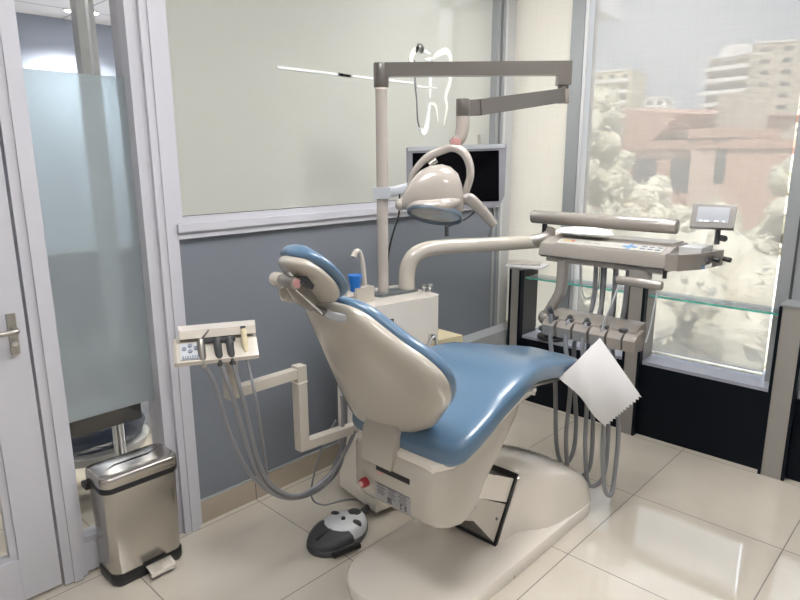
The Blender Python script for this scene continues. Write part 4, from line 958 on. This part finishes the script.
# ------------------------------------------------------------------ unseen ceiling lamps added and placed to brighten the treatment room
PAN = emit('added_led_panel', (1, .985, .97), 10.5)
for i, (x, y, lb) in enumerate(((.55, 1.0, 'added square ceiling panel lamp out of view above the glazed door side'), (1.75, .80, 'added square ceiling panel lamp out of view above the chair'), (2.62, 1.36, 'added square ceiling panel lamp out of view above the delivery tray'), (.3, -1.2, 'added square ceiling panel lamp out of view at the rear'))):
    r = thing('added_ceiling_panel', lb, 'ceiling light', (x, y, CE - .012), 'added ceiling panel lamps')
    b = B()
    for s_ in (-1, 1): b.span((x - .31, y + s_ * .31 - .01, CE - .014), (x + .31, y + s_ * .31 + .01, CE)); b.span((x + s_ * .31 - .01, y - .30, CE - .014), (x + s_ * .31 + .01, y + .30, CE))
    b.done('frame', 'alulight', r)
    B().span((x - .30, y - .30, CE - .010), (x + .30, y + .30, CE - .004)).done('diffuser', PAN, r)

# ------------------------------------------------------------------ outside
GZ = -10.0
MT['ground'] = mat('street_ground', (0.42, 0.39, 0.33), 0.9, var=0.2, vscale=.2)
MT['terra'] = mat('terracotta_plaster', (0.50, 0.31, 0.24), 0.9, var=.06, vscale=1)
MT['terradeep'] = mat('terracotta_roof', (0.44, 0.25, 0.19), 0.9, var=.12, vscale=2)
MT['terralight'] = mat('pink_plaster', (0.56, 0.40, 0.33), 0.9, var=.04, vscale=1)
MT['tower'] = mat('tan_concrete', (0.40, 0.35, 0.29), 0.9, var=.05, vscale=.4)
MT['bwhite'] = mat('white_render', (0.62, 0.61, 0.59), 0.9, var=.04)
MT['byellow'] = mat('pale_yellow_render', (0.52, 0.47, 0.35), 0.9, var=.05)
MT['winglass'] = mat('far_window_glass', (0.06, 0.065, 0.07), 0.3, var=.2, vscale=1.5)
MT['leafA'] = mat('tree_leaves', (0.58, 0.55, 0.43), 0.9, var=.5, vscale=3)
MT['leafB'] = mat('pale_tree_leaves', (0.68, 0.64, 0.52), 0.9, var=.5, vscale=3)
MT['bark'] = mat('tree_bark', (0.16, 0.12, 0.09), 0.9, var=.2)
S(B().span((12, -160, GZ - .2), (330, 260, GZ)), 'ground', 'ground', 'street level ground far below the window', 'ground')
def polar(hd, dist): a = math.radians(hd); return V((math.sin(a) * dist, math.cos(a) * dist, 0))
def facade(name, label, h0, d0, h1, d1, top, depth, wall_m, floors, bays, win=(.55, .55), balc=None, base=GZ, group=None, fl_h=None, roof=None):
    """building whose front runs from (heading h0, distance d0) to (h1, d1)"""
    a, c = polar(h0, d0), polar(h1, d1); ux = (c - a); L = ux.length; ux.normalize(); nx = V((ux.y, -ux.x, 0))
    if nx.dot(a) < 0: nx = -nx
    r = thing(name, label, 'building', (a.x, a.y, base), group)
    M_ = Matrix(((ux.x, nx.x, 0, a.x), (ux.y, nx.y, 0, a.y), (0, 0, 1, 0), (0, 0, 0, 1)))
    B().span((0, 0, base), (L, depth, top)).done('wall', wall_m, r, xf=M_)
    fh = fl_h or 3.0
    for f_ in range(floors):
        z = top - fh * (f_ + 1) + fh * .28
        for k in range(bays):
            w_ = L / bays; x = w_ * (k + .5)
            B().span((x - w_ * win[0] / 2, -.05, z), (x + w_ * win[0] / 2, .1, z + fh * win[1])).done('window', 'winglass', r, xf=M_)
        if balc:
            B().span((L * balc[0], -1.4, z - fh * .34), (L * balc[1], .0, z - fh * .34 + .95), ).done('balcony', 'bwhite', r, xf=M_)
    B().span((-.2, -.3, top), (L + .2, depth + .2, top + .5)).done('parapet', roof or 'bwhite', r, xf=M_)
    return r, M_, L
tw, TM, TL_ = facade('apartment_tower', 'white balconied apartment block with stepped floors seen through blind', 71.5, 196, 74.4, 190, 26.6, 5, 'tower', 7, 3, (.8, .45), (-.05, .98))
facade('apartment_tower', 'tall tan apartment block behind the terracotta house', 74.6, 204, 80.5, 208, 31.0, 12, 'tower', 9, 4, (.45, .36), roof='bwhite')
B().span((3, .5, 27), (9, 4.5, 29.5)).done('penthouse', 'bwhite', tw, xf=TM)
facade('apartment_building', 'pale yellow apartment block on the skyline beside the window mullion', 62.0, 205, 65.9, 200, 25.5, 14, 'byellow', 6, 4, (.4, .45), (.1, .95))
facade('apartment_building', 'white apartment block on the skyline with open balconies', 66.3, 240, 69.3, 246, 21.0, 14, 'bwhite', 5, 4, (.5, .45), (.0, .9))
te, EM_, EL = facade('terracotta_house', 'terracotta house with wide windows and balconies beyond the blind', 72.3, 38, 76.5, 42, 2.45, 1.2, 'terralight', 3, 3, (.5, .55), roof='terradeep', fl_h=3.3)
# wing of the terracotta house, receding
tw2, WM_, WL = facade('terracotta_wing', 'terracotta wing with stepped balconies and sloping roof behind the blind', 63.6, 47, 72.2, 38.2, 1.9, 6, 'terra', 3, 3, (.62, .55), (.45, .75), roof='terradeep', fl_h=3.3)
B().prism([(-.6, 0), (WL * .45, 0), (WL * .72, 1.7), (-.2, 2.6)], 9, Matrix(((1, 0, 0, 0), (0, 0, 1, .4), (0, 1, 0, 2.2), (0, 0, 0, 1)))).done('roof', 'terradeep', tw2, xf=WM_)
B().span((WL * .70, 3, 2.4), (WL * .86, 5, 5.0)).done('chimney', 'tower', tw2, xf=WM_)
def tree(hd, dist, h, w_, m, label, grp):
    p = polar(hd, dist); r = thing('tree', label, 'tree', (p.x, p.y, GZ), grp)
    B().tube([(p.x, p.y, GZ), (p.x + .2, p.y, GZ + h * .3), (p.x, p.y + .1, GZ + h * .7)], [.35, .25, .12], seg=10).done('trunk', 'bark', r)
    b = B()
    for k in range(160):
        a = random.random() * 2 * PI; q = random.random() ** .5; zz = random.uniform(-.5, .5)
        rr = w_ * (.09 + .08 * random.random()); k_ = math.sqrt(max(.05, 1 - (zz * 1.8) ** 2))
        c = V((p.x + math.cos(a) * q * w_ * .62 * k_, p.y + math.sin(a) * q * w_ * .62 * k_, GZ + h * .62 + zz * h * .72))
        s0 = len(b.bm.verts); b.ell(c, (rr, rr, rr * .85), seg=8); b.bm.verts.ensure_lookup_table()
        for v in b.bm.verts[s0:]:
            v.co += (v.co - c).normalized() * noise.noise(v.co * 1.3) * rr * .5
        for _ in range(34):             # leaf tufts standing off the clump
            dr = V((random.gauss(0, 1), random.gauss(0, 1), random.gauss(0, 1))).normalized(); q = c + dr * rr * random.uniform(.85, 1.3)
            R_ = Matrix.Rotation(random.random() * 6.28, 3, V((random.gauss(0, 1), random.gauss(0, 1), 1)).normalized()); z_ = random.uniform(.07, .17)
            o6 = [b.bm.verts.new(q + R_ @ V(p_)) for p_ in ((z_, 0, 0), (-z_, 0, 0), (0, z_ * .6, 0), (0, -z_ * .6, 0), (0, 0, z_ * .3), (0, 0, -z_ * .3))]
            for i0, i1, i2 in ((0, 2, 4), (2, 1, 4), (1, 3, 4), (3, 0, 4), (2, 0, 5), (1, 2, 5), (3, 1, 5), (0, 3, 5)): b.bm.faces.new((o6[i0], o6[i1], o6[i2]))
    b.done('crown', m, r, ang=15)
G_ = 'trees outside the window'
TD = [(61.3, 24, 14.0, 3.2, 'leafA', 'tall tree outside beside the window mullion'), (70.0, 13, 9.9, 4.4, 'leafB', 'broad pale tree filling the lower window behind the glass shelf'),
      (79.6, 27, 11.3, 3.6, 'leafA', 'tree standing beside the end of the terracotta house'), (66.6, 31, 10.6, 3.4, 'leafB', 'tree below the balconies of the terracotta wing'),
      (72.5, 29, 9.6, 3.0, 'leafA', 'tree below the corner of the terracotta house'), (86.5, 15, 10.0, 2.9, 'leafA', 'tree at the window edge beyond the nearest post')]
for a in TD: tree(*a, G_)

# ------------------------------------------------------------------ light
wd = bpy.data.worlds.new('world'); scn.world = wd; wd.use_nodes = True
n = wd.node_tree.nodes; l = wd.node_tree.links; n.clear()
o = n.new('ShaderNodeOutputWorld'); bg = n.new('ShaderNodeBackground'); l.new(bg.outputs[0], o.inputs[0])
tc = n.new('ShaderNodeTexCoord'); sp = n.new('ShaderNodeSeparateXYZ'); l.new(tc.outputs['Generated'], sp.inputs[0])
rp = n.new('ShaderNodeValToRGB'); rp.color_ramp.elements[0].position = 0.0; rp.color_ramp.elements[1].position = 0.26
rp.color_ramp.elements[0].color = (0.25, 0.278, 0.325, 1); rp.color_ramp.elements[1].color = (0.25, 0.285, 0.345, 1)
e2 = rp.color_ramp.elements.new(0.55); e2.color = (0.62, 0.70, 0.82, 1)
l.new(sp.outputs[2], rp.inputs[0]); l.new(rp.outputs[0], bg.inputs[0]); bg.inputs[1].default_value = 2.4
sun = bpy.data.lights.new('sun', 'SUN'); sun.energy = 4.8; sun.angle = .01; sun.color = (1, .95, .86)
so = bpy.data.objects.new('sun', sun); COL.objects.link(so)
so.rotation_euler = V((.62, .25, -.75)).to_track_quat('-Z', 'Y').to_euler()
for (y0, y1) in ((-2.5, -.5), (-.38, .60), (.71, 1.78), (1.87, 2.25)):
    P_l = bpy.data.lights.new('portal', 'AREA'); P_l.shape = 'RECTANGLE'; P_l.size = 2.0; P_l.size_y = y1 - y0
    P_l.cycles.is_portal = True
    po = bpy.data.objects.new('portal', P_l); COL.objects.link(po); po.location = (3.49, (y0 + y1) / 2, 1.45)
    po.rotation_euler = V((-1, 0, 0)).to_track_quat('-Z', 'Y').to_euler()

vs = scn.view_settings; vs.view_transform = 'Standard'; vs.look = 'None'; vs.gamma = 1; vs.exposure = 1.15; vs.use_curve_mapping = False
try:
    scn.cycles.use_denoising = True; scn.cycles.max_bounces = 10; scn.cycles.transparent_max_bounces = 16; scn.cycles.sample_clamp_indirect = 8
except Exception: pass
